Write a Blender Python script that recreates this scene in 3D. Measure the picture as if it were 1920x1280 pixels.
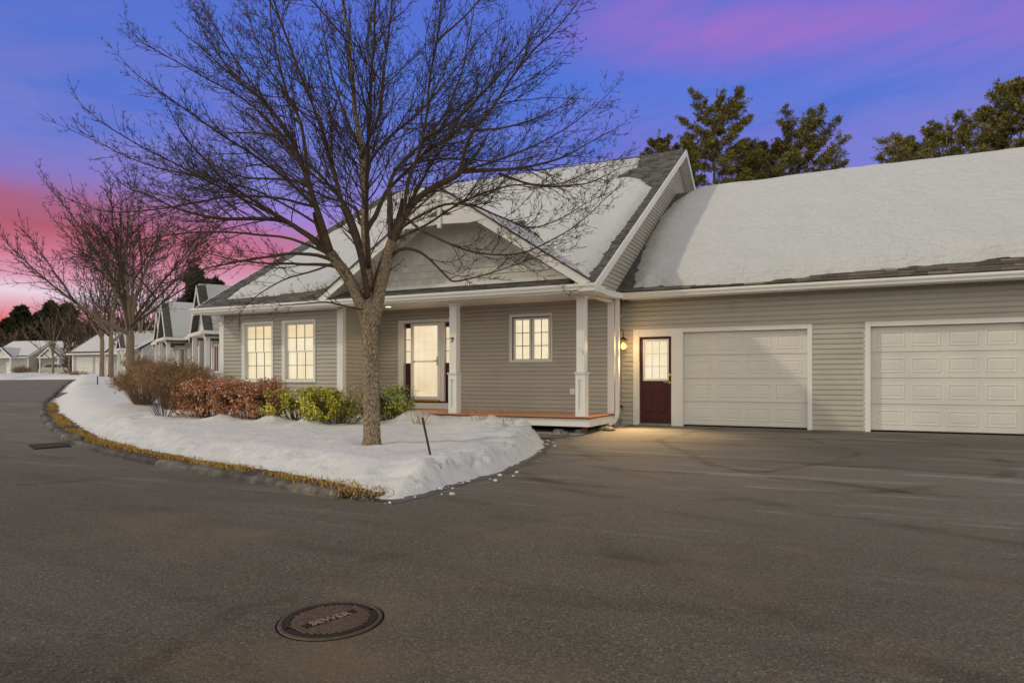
import bpy, math, random
import numpy as np
from mathutils import Vector, Matrix, noise as mnoise

# ------------------------------------------------------------------ camera, light, exposure
scene = bpy.context.scene
for ob in list(bpy.data.objects):
    bpy.data.objects.remove(ob)
COL = scene.collection
YAW = math.radians(25.866)
cam_d = bpy.data.cameras.new("camera")
cam_d.sensor_width = 36.0
cam_d.lens = 24.0
cam_d.shift_y = 71.0 / 1920.0
cam_d.clip_start = 0.05
cam_d.clip_end = 2000.0
cam = bpy.data.objects.new("camera", cam_d)
COL.objects.link(cam)
cam.location = (0, 0, 0)                       # world origin = the eye, the road lies 1.5 m below it
cam.rotation_euler = (math.radians(90), 0, YAW)
scene.camera = cam
vs = scene.view_settings
vs.view_transform = 'Standard'
vs.look = 'None'
vs.exposure = 0.0
vs.gamma = 1.0
vs.use_curve_mapping = False

def lin(r, g, b):
    def c(v):
        v /= 255.0
        return v / 12.92 if v <= 0.04045 else ((v + 0.055) / 1.055) ** 2.4
    return (c(r), c(g), c(b), 1.0)

SUN_PHI = math.radians(28)                     # shadows run along +X, turning towards +Y
SUN_EL = math.radians(32)
sun_d = bpy.data.lights.new("sun", 'SUN')
sun_d.energy = 1.4
sun_d.angle = math.radians(2.2)
sun_d.color = (1.0, 0.88, 0.68)
sun = bpy.data.objects.new("sun", sun_d)
COL.objects.link(sun)
sdir = Vector((math.cos(SUN_PHI) * math.cos(SUN_EL), math.sin(SUN_PHI) * math.cos(SUN_EL), -math.sin(SUN_EL)))
sun.rotation_euler = sdir.to_track_quat('-Z', 'Y').to_euler()

world = bpy.data.worlds.new("World")
scene.world = world
world.use_nodes = True
WT = world.node_tree
for n in list(WT.nodes):
    WT.nodes.remove(n)

class NT:
    """short-hand for building node trees"""
    def __init__(self, tree):
        self.t = tree
    def n(self, typ, **kw):
        nd = self.t.nodes.new(typ)
        for k, v in kw.items():
            setattr(nd, k, v)
        return nd
    def l(self, a, b):
        self.t.links.new(a, b)
    def val(self, sock, v):
        if hasattr(v, 'is_linked') or isinstance(v, bpy.types.NodeSocket):
            self.t.links.new(v, sock)
        else:
            sock.default_value = v
    def math(self, op, a, b=0.0, c=0.0, clamp=False):
        nd = self.n('ShaderNodeMath', operation=op)
        nd.use_clamp = clamp
        self.val(nd.inputs[0], a); self.val(nd.inputs[1], b)
        if len(nd.inputs) > 2:
            self.val(nd.inputs[2], c)
        return nd.outputs[0]
    def ramp(self, fac, stops, interp='LINEAR'):
        nd = self.n('ShaderNodeValToRGB')
        cr = nd.color_ramp
        cr.interpolation = interp
        while len(cr.elements) < len(stops):
            cr.elements.new(0.5)
        for e, (p, c) in zip(cr.elements, stops):
            e.position = p
            e.color = c
        self.val(nd.inputs[0], fac)
        return nd.outputs[0]
    def mix(self, fac, a, b, blend='MIX'):
        nd = self.n('ShaderNodeMix', data_type='RGBA', blend_type=blend)
        self.val(nd.inputs[0], fac); self.val(nd.inputs[6], a); self.val(nd.inputs[7], b)
        return nd.outputs[2]
    def maprange(self, v, a, b, c=0.0, d=1.0, smooth=True):
        nd = self.n('ShaderNodeMapRange', interpolation_type='SMOOTHSTEP' if smooth else 'LINEAR')
        self.val(nd.inputs[0], v)
        for i, x in enumerate((a, b, c, d)):
            nd.inputs[i + 1].default_value = x
        return nd.outputs[0]
    def noise(self, vec, scale, detail=3.0, rough=0.55, dist=0.0):
        nd = self.n('ShaderNodeTexNoise')
        self.val(nd.inputs['Vector'], vec)
        nd.inputs['Scale'].default_value = scale
        nd.inputs['Detail'].default_value = detail
        nd.inputs['Roughness'].default_value = rough
        nd.inputs['Distortion'].default_value = dist
        return nd.outputs[0]
    def mapping(self, vec, scale=(1, 1, 1), rot=(0, 0, 0), loc=(0, 0, 0)):
        nd = self.n('ShaderNodeMapping')
        self.val(nd.inputs[0], vec)
        nd.inputs['Location'].default_value = loc
        nd.inputs['Rotation'].default_value = rot
        nd.inputs['Scale'].default_value = scale
        return nd.outputs[0]

W = NT(WT)
SKY_DUSK = 1.0
def build_sky():
    tc = W.n('ShaderNodeTexCoord').outputs['Generated']
    def dot(v):
        nd = W.n('ShaderNodeVectorMath', operation='DOT_PRODUCT')
        W.l(tc, nd.inputs[0]); nd.inputs[1].default_value = v
        return nd.outputs['Value']
    F = (-math.sin(YAW), math.cos(YAW), 0); R = (math.cos(YAW), math.sin(YAW), 0)
    f = dot(F); r = dot(R); z = dot((0, 0, 1))
    az = W.math('ARCTAN2', r, f)                     # 0 straight ahead, negative to the left
    el = W.math('ARCSINE', z)
    comb = W.n('ShaderNodeCombineXYZ')
    W.l(W.math('MULTIPLY', r, 1.0), comb.inputs[0]); W.l(W.math('MULTIPLY', f, 1.0), comb.inputs[1]); W.l(W.math('MULTIPLY', z, 4.0), comb.inputs[2])
    wisp = W.noise(comb.outputs[0], 2.2, 3.0, 0.5, 0.4)
    wisp2 = W.noise(W.mapping(comb.outputs[0], rot=(0.25, 0.35, 0.2), loc=(3.1, 1.7, 0.4)), 1.7, 2.0, 0.45, 0.2)
    elw = W.math('ADD', el, W.math('MULTIPLY', W.math('SUBTRACT', wisp, 0.5), 0.06))
    u = W.maprange(elw, 0.0, 0.70, 0.0, 1.0, smooth=False)      # 0.70 rad = 40 degrees
    d = lambda deg: math.radians(deg) / 0.70
    left = W.ramp(u, [(d(0), lin(226, 92, 86)), (d(3.6), lin(228, 100, 98)), (d(4.8), lin(226, 170, 185)), (d(5.8), lin(234, 212, 226)), (d(6.8), lin(222, 160, 184)),
                      (d(8.6), lin(206, 118, 146)), (d(10.3), lin(178, 94, 114)), (d(12.2), lin(168, 102, 138)), (d(14), lin(138, 122, 198)), (d(17), lin(120, 128, 208)), (d(21), lin(104, 120, 206)),
                      (d(25), lin(94, 116, 206)), (d(31), lin(82, 104, 196)), (d(40), lin(84, 92, 180))])
    right = W.ramp(u, [(d(0), lin(226, 160, 165)), (d(5), lin(228, 196, 214)), (d(7.5), lin(222, 170, 194)), (d(9.5), lin(208, 120, 146)), (d(11.2), lin(188, 122, 170)), (d(12.6), lin(158, 134, 214)), (d(15), lin(134, 134, 216)),
                       (d(18.5), lin(112, 126, 214)), (d(23), lin(84, 120, 218)), (d(30), lin(88, 106, 206)), (d(40), lin(94, 96, 184))])
    a1 = W.maprange(az, -0.62, -0.25)
    base = W.mix(a1, left, right)
    # violet drift and the pink cloud bands
    viol = W.math('MULTIPLY', W.math('MULTIPLY', W.maprange(wisp2, 0.46, 0.70), 0.45), W.maprange(el, 0.20, 0.30))
    base = W.mix(viol, base, lin(124, 112, 206))
    # thin streaks of high cloud
    cs = W.n('ShaderNodeCombineXYZ')
    W.l(W.math('ADD', az, W.math('MULTIPLY', el, 1.2)), cs.inputs[0]); W.l(W.math('SUBTRACT', W.math('MULTIPLY', el, 5.5), W.math('MULTIPLY', az, 0.9)), cs.inputs[1])
    streak = W.noise(cs.outputs[0], 3.6, 6.0, 0.62, 0.35)
    base = W.mix(W.math('MULTIPLY', W.maprange(streak, 0.56, 0.76), 0.32), base, lin(160, 126, 208))
    base = W.mix(W.math('MULTIPLY', W.maprange(streak, 0.46, 0.26), 0.55), base, lin(72, 116, 214), 'MIX') if False else base
    blue = W.math('MULTIPLY', W.math('MULTIPLY', W.maprange(streak, 0.56, 0.34), 0.75), W.maprange(el, 0.22, 0.34))
    base = W.mix(blue, base, lin(82, 116, 210))
    band_c = W.math('SUBTRACT', el, W.math('ADD', W.math('MULTIPLY', az, -0.125), 0.488))
    band = W.math('MULTIPLY', W.maprange(W.math('ABSOLUTE', band_c), 0.072, 0.0), W.maprange(az, 0.02, 0.22))
    band = W.math('MULTIPLY', band, W.maprange(wisp, 0.25, 0.6, 0.55, 1.0), clamp=True)
    band = W.math('MULTIPLY', band, W.maprange(streak, 0.30, 0.66, 0.45, 1.0))
    base = W.mix(W.math('MULTIPLY', band, 0.85), base, lin(160, 114, 203))
    # the rest of the dome: warm glow, brightest low down, added to light the house front
    rest = W.ramp(W.maprange(el, 0.0, 1.57, smooth=False), [(0.0, REST_H), (0.35, REST_M), (1.0, REST_Z)])
    m = W.math('MULTIPLY', W.maprange(f, 0.40, -0.25), 1.0)
    m2 = W.maprange(el, 0.65, 1.15)
    mm = W.math('MAXIMUM', m, m2)
    col = W.mix(mm, base, rest)
    ground = W.maprange(el, -0.02, 0.0)
    col = W.mix(ground, (0.16, 0.14, 0.12, 1), col)
    bg = W.n('ShaderNodeBackground')
    W.l(col, bg.inputs[0]); bg.inputs[1].default_value = SKY_DUSK
    out = W.n('ShaderNodeOutputWorld')
    W.l(bg.outputs[0], out.inputs[0])
REST_H = (1.62, 1.51, 1.32, 1); REST_M = (0.82, 0.79, 0.72, 1); REST_Z = (0.18, 0.185, 0.20, 1)
build_sky()

# ------------------------------------------------------------------ materials
def new_mat(name):
    m = bpy.data.materials.new(name)
    m.use_nodes = True
    t = m.node_tree
    b = t.nodes['Principled BSDF']
    return m, NT(t), b

def simple(name, col, rough=0.6, var=0.12, scale=3.0, bump=0.0, bscale=40.0, metal=0.0, rnd=0.0, spec=0.3, grime=0.0):
    m, N, b = new_mat(name)
    tc = N.n('ShaderNodeTexCoord').outputs['Object']
    nz = N.noise(tc, scale, 5.0, 0.6)
    lo = tuple(c * (1 - var) for c in col[:3]) + (1,)
    hi = tuple(min(1, c * (1 + var)) for c in col[:3]) + (1,)
    c = N.ramp(nz, [(0.3, lo), (0.7, hi)])
    if grime:
        g = N.noise(N.mapping(tc, scale=(2.2, 2.2, 0.5)), 1.3, 6.0, 0.7)
        c = N.mix(N.math('MULTIPLY', N.maprange(g, 0.5, 0.75), grime), c, tuple(x * 0.55 for x in col[:3]) + (1,))
    if rnd:
        oi = N.n('ShaderNodeObjectInfo').outputs['Random']
        hv = N.n('ShaderNodeHueSaturation')
        N.l(c, hv.inputs['Color'])
        N.l(N.math('MULTIPLY_ADD', oi, 2 * rnd, 1 - rnd), hv.inputs['Value'])
        c = hv.outputs[0]
    N.l(c, b.inputs['Base Color'])
    b.inputs['Roughness'].default_value = rough
    b.inputs['Metallic'].default_value = metal
    b.inputs['Specular IOR Level'].default_value = spec
    if bump:
        bn = N.n('ShaderNodeBump')
        bn.inputs['Strength'].default_value = bump
        bn.inputs['Distance'].default_value = 0.01
        N.l(N.noise(tc, bscale, 4.0, 0.6), bn.inputs['Height'])
        N.l(bn.outputs[0], b.inputs['Normal'])
    return m

M = {}
M['siding'] = simple('siding', (0.43, 0.405, 0.345), 0.55, 0.05, 1.4, 0.10, 60, rnd=0.045, grime=0.12)
M['siding_far'] = simple('siding_far', (0.42, 0.41, 0.375), 0.7, 0.08, 1.0)
M['shake'] = simple('shake', (0.58, 0.56, 0.52), 0.65, 0.08, 6.0, 0.25, 70, rnd=0.08)
M['white'] = simple('white_trim', (0.72, 0.71, 0.67), 0.45, 0.04, 2.0, 0.05, 50, grime=0.10)
M['white2'] = simple('white_vinyl', (0.76, 0.75, 0.71), 0.35, 0.03, 2.0)
M['door_white'] = simple('garage_white', (0.66, 0.64, 0.585), 0.45, 0.04, 1.2, 0.12, 130, grime=0.12)
M['red'] = simple('door_red', (0.055, 0.006, 0.008), 0.38, 0.15, 4.0, 0.06, 60)
M['deck'] = simple('deck_wood', (0.46, 0.20, 0.10), 0.35, 0.25, 7.0, 0.2, 60, rnd=0.15)
M['deck_edge'] = simple('deck_edge', (0.10, 0.04, 0.022), 0.6, 0.2, 5.0)
M['shingle'] = simple('shingle', (0.115, 0.100, 0.080), 0.9, 0.30, 30.0, 0.6, 260, rnd=0.32, spec=0.1)
M['roof'] = simple('roof_shingles', (0.105, 0.101, 0.095), 0.9, 0.38, 5.0, 0.5, 220, spec=0.1)
M['dark'] = simple('dark', (0.010, 0.009, 0.008), 0.95, 0.1, 3.0, spec=0.05)
M['concrete'] = simple('concrete', (0.25, 0.24, 0.22), 0.85, 0.15, 8.0, 0.3, 90)
M['brass'] = simple('brass', (0.55, 0.38, 0.13), 0.28, 0.1, 6.0, metal=1.0)
M['bronze'] = simple('aged_bronze', (0.10, 0.055, 0.03), 0.45, 0.25, 8.0, metal=0.8)
M['steel'] = simple('steel', (0.45, 0.44, 0.42), 0.35, 0.1, 6.0, metal=0.9)
M['muntin'] = simple('muntin', (0.28, 0.28, 0.25), 0.5, 0.05, 4.0)
M['stone'] = simple('stone', (0.20, 0.185, 0.165), 0.85, 0.3, 9.0, 0.5, 50, rnd=0.4)
M['twig'] = simple('twig', (0.065, 0.047, 0.034), 0.85, 0.25, 8.0)
M['drygrass'] = simple('dry_grass', (0.42, 0.27, 0.07), 0.9, 0.45, 25.0)
M['reed'] = simple('dry_stems', (0.40, 0.26, 0.12), 0.85, 0.3, 9.0)
M['iron'] = simple('cast_iron', (0.032, 0.024, 0.018), 0.75, 0.35, 18.0, 0.5, 160, metal=0.35)
M['tyre'] = simple('tyre', (0.015, 0.015, 0.015), 0.9, 0.1, 5.0)
M['carpaint'] = simple('car_paint', (0.42, 0.39, 0.33), 0.25, 0.03, 1.0, metal=0.4)
M['darkglass'] = simple('dark_glass', (0.015, 0.015, 0.016), 0.35, 0.1, 1.0, spec=0.6)
M['stake'] = simple('stake', (0.055, 0.042, 0.032), 0.8, 0.25, 12.0)
M['tail'] = simple('tail_lamp', (0.25, 0.02, 0.015), 0.3, 0.1, 3.0)

def mat_bark():
    m, N, b = new_mat('bark')
    tc = N.n('ShaderNodeTexCoord').outputs['Object']
    st = N.mapping(tc, scale=(1, 1, 0.11))
    v = N.n('ShaderNodeTexVoronoi', feature='DISTANCE_TO_EDGE')
    N.l(st, v.inputs['Vector']); v.inputs['Scale'].default_value = 105
    ridge = N.maprange(v.outputs[0], 0.0, 0.22)
    n1 = N.noise(st, 60, 5, 0.65)
    n2 = N.noise(tc, 2.2, 4, 0.6)
    h = N.math('ADD', N.math('MULTIPLY', ridge, 0.7), N.math('MULTIPLY', n1, 0.6))
    c = N.ramp(h, [(0.25, (0.075, 0.052, 0.033, 1)), (0.55, (0.29, 0.22, 0.145, 1)), (1.0, (0.56, 0.44, 0.31, 1))])
    c = N.mix(N.math('MULTIPLY', N.maprange(n2, 0.35, 0.7), 0.5), c, (0.10, 0.085, 0.065, 1), 'MULTIPLY') if False else c
    lich = N.noise(tc, 5.0, 4, 0.6)
    c = N.mix(N.math('MULTIPLY', N.maprange(lich, 0.52, 0.7), 0.35), c, (0.30, 0.25, 0.175, 1))
    N.l(c, b.inputs['Base Color']); b.inputs['Roughness'].default_value = 0.9
    b.inputs['Specular IOR Level'].default_value = 0.1
    bn = N.n('ShaderNodeBump'); bn.inputs['Strength'].default_value = 0.9; bn.inputs['Distance'].default_value = 0.02
    N.l(h, bn.inputs['Height']); N.l(bn.outputs[0], b.inputs['Normal'])
    return m
M['bark'] = mat_bark()
M['limb'] = simple('limb_bark_backlit', (0.095, 0.070, 0.047), 0.9, 0.35, 14.0, 0.7, 60, spec=.1)  # darker than the trunk bark: backlit look of the limbs put into the colour

def mat_snow(name, col=(0.67, 0.67, 0.66), fine=1.0, bd=0.05):
    m, N, b = new_mat(name)
    tc = N.n('ShaderNodeTexCoord').outputs['Object']
    n1 = N.noise(tc, 1.1, 4, 0.5)
    n2 = N.noise(tc, 9.0, 6, 0.65)
    n3 = N.noise(tc, 70.0, 3, 0.6)
    c = N.ramp(n2, [(0.25, tuple(x * 0.93 for x in col) + (1,)), (0.75, tuple(col) + (1,))])
    dirt = N.noise(tc, 26.0, 5, 0.75)
    c = N.mix(N.math('MULTIPLY', N.maprange(dirt, 0.70, 0.80), 0.35), c, (0.30, 0.25, 0.19, 1))
    N.l(c, b.inputs['Base Color'])
    b.inputs['Roughness'].default_value = 0.75
    b.inputs['Specular IOR Level'].default_value = 0.25
    if bd > .06:
        rip = N.noise(N.mapping(tc, scale=(1.0, 2.6, 2.6), rot=(0, 0, 0.6)), 4.2, 4, 0.6, 0.6)
        n2 = N.math('ADD', n2, N.math('MULTIPLY', rip, 1.3))
    h = N.math('ADD', N.math('ADD', N.math('MULTIPLY', n1, 3.0), n2), N.math('MULTIPLY', n3, 0.35 * fine))
    bn = N.n('ShaderNodeBump'); bn.inputs['Strength'].default_value = 0.6; bn.inputs['Distance'].default_value = bd
    N.l(h, bn.inputs['Height']); N.l(bn.outputs[0], b.inputs['Normal'])
    return m
M['snow'] = mat_snow('snow')
M['snow_roof'] = mat_snow('snow_roof', (0.63, 0.635, 0.63), 0.8, 0.11)

def mat_asphalt():
    m, N, b = new_mat('asphalt')
    tc = N.n('ShaderNodeTexCoord').outputs['Object']
    big = N.noise(tc, 0.35, 5, 0.6, 0.5)
    med = N.noise(N.mapping(tc, scale=(0.35, 1.6, 1), rot=(0, 0, 0.25)), 1.2, 5, 0.6)
    fine = N.noise(tc, 62, 4, 0.75)
    fine2 = N.noise(tc, 240, 2, 0.6)
    v = N.n('ShaderNodeTexVoronoi'); N.l(tc, v.inputs['Vector']); v.inputs['Scale'].default_value = 120
    speck = N.maprange(v.outputs['Distance'], 0.32, 0.05)
    vc = N.n('ShaderNodeSeparateColor'); N.l(v.outputs['Color'], vc.inputs[0])
    sp = N.math('MULTIPLY', speck, N.maprange(vc.outputs[0], 0.75, 1.0))
    c = N.ramp(fine, [(0.33, (0.040, 0.036, 0.029, 1)), (0.66, (0.205, 0.180, 0.142, 1))])
    c = N.mix(0.35, c, N.ramp(fine2, [(0.3, (0.030, 0.027, 0.021, 1)), (0.7, (0.19, 0.172, 0.142, 1))]))
    va = N.n('ShaderNodeTexVoronoi'); N.l(tc, va.inputs['Vector']); va.inputs['Scale'].default_value = 78
    vas = N.n('ShaderNodeSeparateColor'); N.l(va.outputs['Color'], vas.inputs[0])
    agg = N.ramp(vas.outputs[1], [(0.0, (0.5, 0.5, 0.5, 1)), (0.7, (1.05, 1.04, 1.0, 1)), (0.93, (1.2, 1.18, 1.12, 1)), (1.0, (2.2, 2.1, 1.9, 1))])
    c = N.mix(0.6, c, agg, 'MULTIPLY')
    c = N.mix(N.math('MULTIPLY', N.maprange(big, 0.38, 0.66), 0.45), c, (0.70, 0.66, 0.60, 1), 'MULTIPLY')
    c = N.mix(N.math('MULTIPLY', N.maprange(med, 0.50, 0.72), 0.55), c, (0.62, 0.60, 0.58, 1), 'MULTIPLY')
    c = N.mix(N.math('MULTIPLY', sp, 0.55), c, (0.55, 0.50, 0.43, 1))
    rust = N.noise(N.mapping(tc, loc=(5, 2, 0)), 0.55, 4, 0.6)
    c = N.mix(N.math('MULTIPLY', N.maprange(rust, 0.52, 0.72), 0.4), c, (0.20, 0.145, 0.075, 1))
    # vignette painted into the colour: darker near the camera, paler towards the house
    sx = N.n('ShaderNodeSeparateXYZ'); N.l(tc, sx.inputs[0])
    near_vignette = N.math('MULTIPLY', N.maprange(sx.outputs[1], 3.0, 12.0), N.maprange(big, 0.3, 0.7, 0.45, 1.0))
    c = N.mix(N.math('MULTIPLY', near_vignette, 0.62), c, (0.225, 0.212, 0.187, 1))
    dry = N.noise(N.mapping(tc, scale=(0.22, 1.9, 1), rot=(0, 0, -0.12), loc=(3, 1, 0)), 1.5, 6, 0.68)
    c = N.mix(N.math('MULTIPLY', N.math('MULTIPLY', N.maprange(dry, 0.52, 0.70), N.maprange(sx.outputs[1], 4.0, 9.0)), 0.6), c, (0.32, 0.305, 0.27, 1))
    # arcs left by turning tyres, blurred to suggest tree shadow as well
    def arc(cx, cy, r, w, amt, c):
        nd_ = N.n('ShaderNodeVectorMath', operation='DISTANCE')
        N.l(tc, nd_.inputs[0]); nd_.inputs[1].default_value = (cx, cy, -1.3)
        dd_ = N.math('ABSOLUTE', N.math('SUBTRACT', N.math('ADD', nd_.outputs['Value'], N.math('MULTIPLY', big, 1.3)), r + .65))
        k = N.math('MULTIPLY', N.maprange(dd_, w, w * .2), N.math('MULTIPLY', N.maprange(med, 0.38, 0.62, 0.0, 1.0), amt))
        return N.mix(k, c, (0.62, 0.60, 0.57, 1), 'MULTIPLY')
    for a_ in ((-2.6, 12.2, 2.7, .13, .85), (-2.2, 12.4, 4.3, .16, .75), (1.8, 13.8, 4.9, .14, .9), (1.2, 13.0, 6.6, .18, .7), (-1.0, 1.6, 9.4, .17, .6), (-1.6, .6, 12.2, .20, .6), (4.5, 16.5, 10.2, .18, .7), (-9.0, -6.0, 13.6, .22, .5), (3.0, 3.0, 6.4, .14, .5)):
        c = arc(a_[0], a_[1], a_[2], a_[3], a_[4], c)
    # hairline cracks
    dis = N.noise(tc, 1.6, 4, 0.6)
    wv = N.n('ShaderNodeVectorMath', operation='ADD'); N.l(tc, wv.inputs[0])
    cb = N.n('ShaderNodeCombineXYZ'); N.l(dis, cb.inputs[0]); N.l(dis, cb.inputs[1]); N.l(cb.outputs[0], wv.inputs[1])
    ve = N.n('ShaderNodeTexVoronoi', feature='DISTANCE_TO_EDGE'); N.l(wv.outputs[0], ve.inputs['Vector']); ve.inputs['Scale'].default_value = 0.33
    crack = N.math('MULTIPLY', N.maprange(ve.outputs[0], 0.0035, 0.0005), N.maprange(N.noise(tc, 0.6, 3), 0.56, 0.68))
    c = N.mix(N.math('MULTIPLY', crack, 0.55), c, (0.022, 0.019, 0.016, 1))
    N.l(c, b.inputs['Base Color'])
    b.inputs['Roughness'].default_value = 0.85
    b.inputs['Specular IOR Level'].default_value = 0.12
    bn = N.n('ShaderNodeBump'); bn.inputs['Strength'].default_value = 0.7; bn.inputs['Distance'].default_value = 0.006
    N.l(N.math('ADD', fine, N.math('MULTIPLY', v.outputs['Distance'], 0.8)), bn.inputs['Height']); N.l(bn.outputs[0], b.inputs['Normal'])
    return m
M['asphalt'] = mat_asphalt()

def mat_leaf(name, cols, rough=0.6, trans=0.0):
    m, N, b = new_mat(name)
    tc = N.n('ShaderNodeTexCoord').outputs['Object']
    gi = N.n('ShaderNodeNewGeometry').outputs['Random Per Island']
    nz = N.noise(tc, 3.0, 3, 0.6)
    k = N.math('ADD', N.math('MULTIPLY', gi, 0.6), N.math('MULTIPLY', nz, 0.45))
    n = len(cols)
    c = N.ramp(k, [(0.15 + 0.75 * i / (n - 1), tuple(cc) + (1,)) for i, cc in enumerate(cols)])
    N.l(c, b.inputs['Base Color']); b.inputs['Roughness'].default_value = rough
    b.inputs['Specular IOR Level'].default_value = 0.25
    return m
M['leaf_red'] = mat_leaf('leaf_russet', [(0.10, 0.042, 0.02), (0.33, 0.135, 0.06), (0.56, 0.25, 0.12), (0.76, 0.52, 0.40)])
M['leaf_green'] = mat_leaf('leaf_green', [(0.05, 0.065, 0.012), (0.25, 0.26, 0.03), (0.62, 0.56, 0.05), (0.82, 0.76, 0.20)], 0.45)
M['leaf_green2'] = mat_leaf('leaf_deep_green', [(0.03, 0.05, 0.014), (0.13, 0.18, 0.04), (0.34, 0.38, 0.06), (0.62, 0.58, 0.15)], 0.45)
M['leaf_tan'] = mat_leaf('leaf_tan', [(0.13, 0.075, 0.035), (0.30, 0.18, 0.08), (0.50, 0.31, 0.15)])
M['needle'] = mat_leaf('needle', [(0.03, 0.036, 0.012), (0.11, 0.11, 0.03), (0.24, 0.21, 0.05), (0.42, 0.33, 0.085)], 0.7)
M['needle2'] = mat_leaf('needle_dark', [(0.010, 0.015, 0.006), (0.030, 0.034, 0.011), (0.055, 0.052, 0.016)], 0.8)
M['brush'] = mat_leaf('brush', [(0.035, 0.025, 0.016), (0.08, 0.056, 0.036), (0.14, 0.10, 0.065)], 0.9)

def mat_lit(name, col, strength, kind='blind'):
    m = bpy.data.materials.new(name); m.use_nodes = True
    t = m.node_tree; N = NT(t)
    for n in list(t.nodes):
        t.nodes.remove(n)
    tc = N.n('ShaderNodeTexCoord').outputs['Object']
    nz = N.noise(tc, 1.7, 3, 0.5)
    nz2 = N.noise(N.mapping(tc, scale=(0.4, 0.4, 5)), 3.0, 2, 0.5)
    nz3 = N.noise(N.mapping(tc, scale=(9, 9, 0.25)), 1.6, 3, 0.5)
    k = N.math('ADD', N.math('ADD', N.math('MULTIPLY', nz, 0.4), N.math('MULTIPLY', nz2, 0.25)), N.math('MULTIPLY', nz3, 0.35))
    c = N.ramp(k, [(0.32, tuple(x * y for x, y in zip(col, (0.84, 0.78, 0.66))) + (1,)), (0.60, tuple(col) + (1,))])
    e = N.n('ShaderNodeEmission'); N.l(c, e.inputs[0]); e.inputs[1].default_value = strength
    g = N.n('ShaderNodeBsdfGlossy'); g.inputs['Roughness'].default_value = 0.05
    mx = N.n('ShaderNodeMixShader'); mx.inputs[0].default_value = 0.04
    N.l(e.outputs[0], mx.inputs[1]); N.l(g.outputs[0], mx.inputs[2])
    o = N.n('ShaderNodeOutputMaterial'); N.l(mx.outputs[0], o.inputs[0])
    return m
M['lit'] = mat_lit('lit_window', (0.98, 0.85, 0.60), 1.0)
M['lit_blind'] = mat_lit('lit_blind', (0.93, 0.76, 0.48), 0.97)
M['lit_door'] = mat_lit('lit_storm_door', (0.93, 0.77, 0.53), 1.0)
M['bulb'] = mat_lit('bulb', (1.0, 0.58, 0.17), 3.0)
M['downlight'] = mat_lit('downlight_lens', (1.0, 0.80, 0.50), 4.0)

def mat_glass(name):
    m, N, b = new_mat(name)
    b.inputs['Base Color'].default_value = (0.95, 0.9, 0.8, 1)
    b.inputs['Transmission Weight'].default_value = 0.9
    b.inputs['Roughness'].default_value = 0.15
    b.inputs['IOR'].default_value = 1.1
    return m
M['lampglass'] = mat_glass('lamp_glass')

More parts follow.
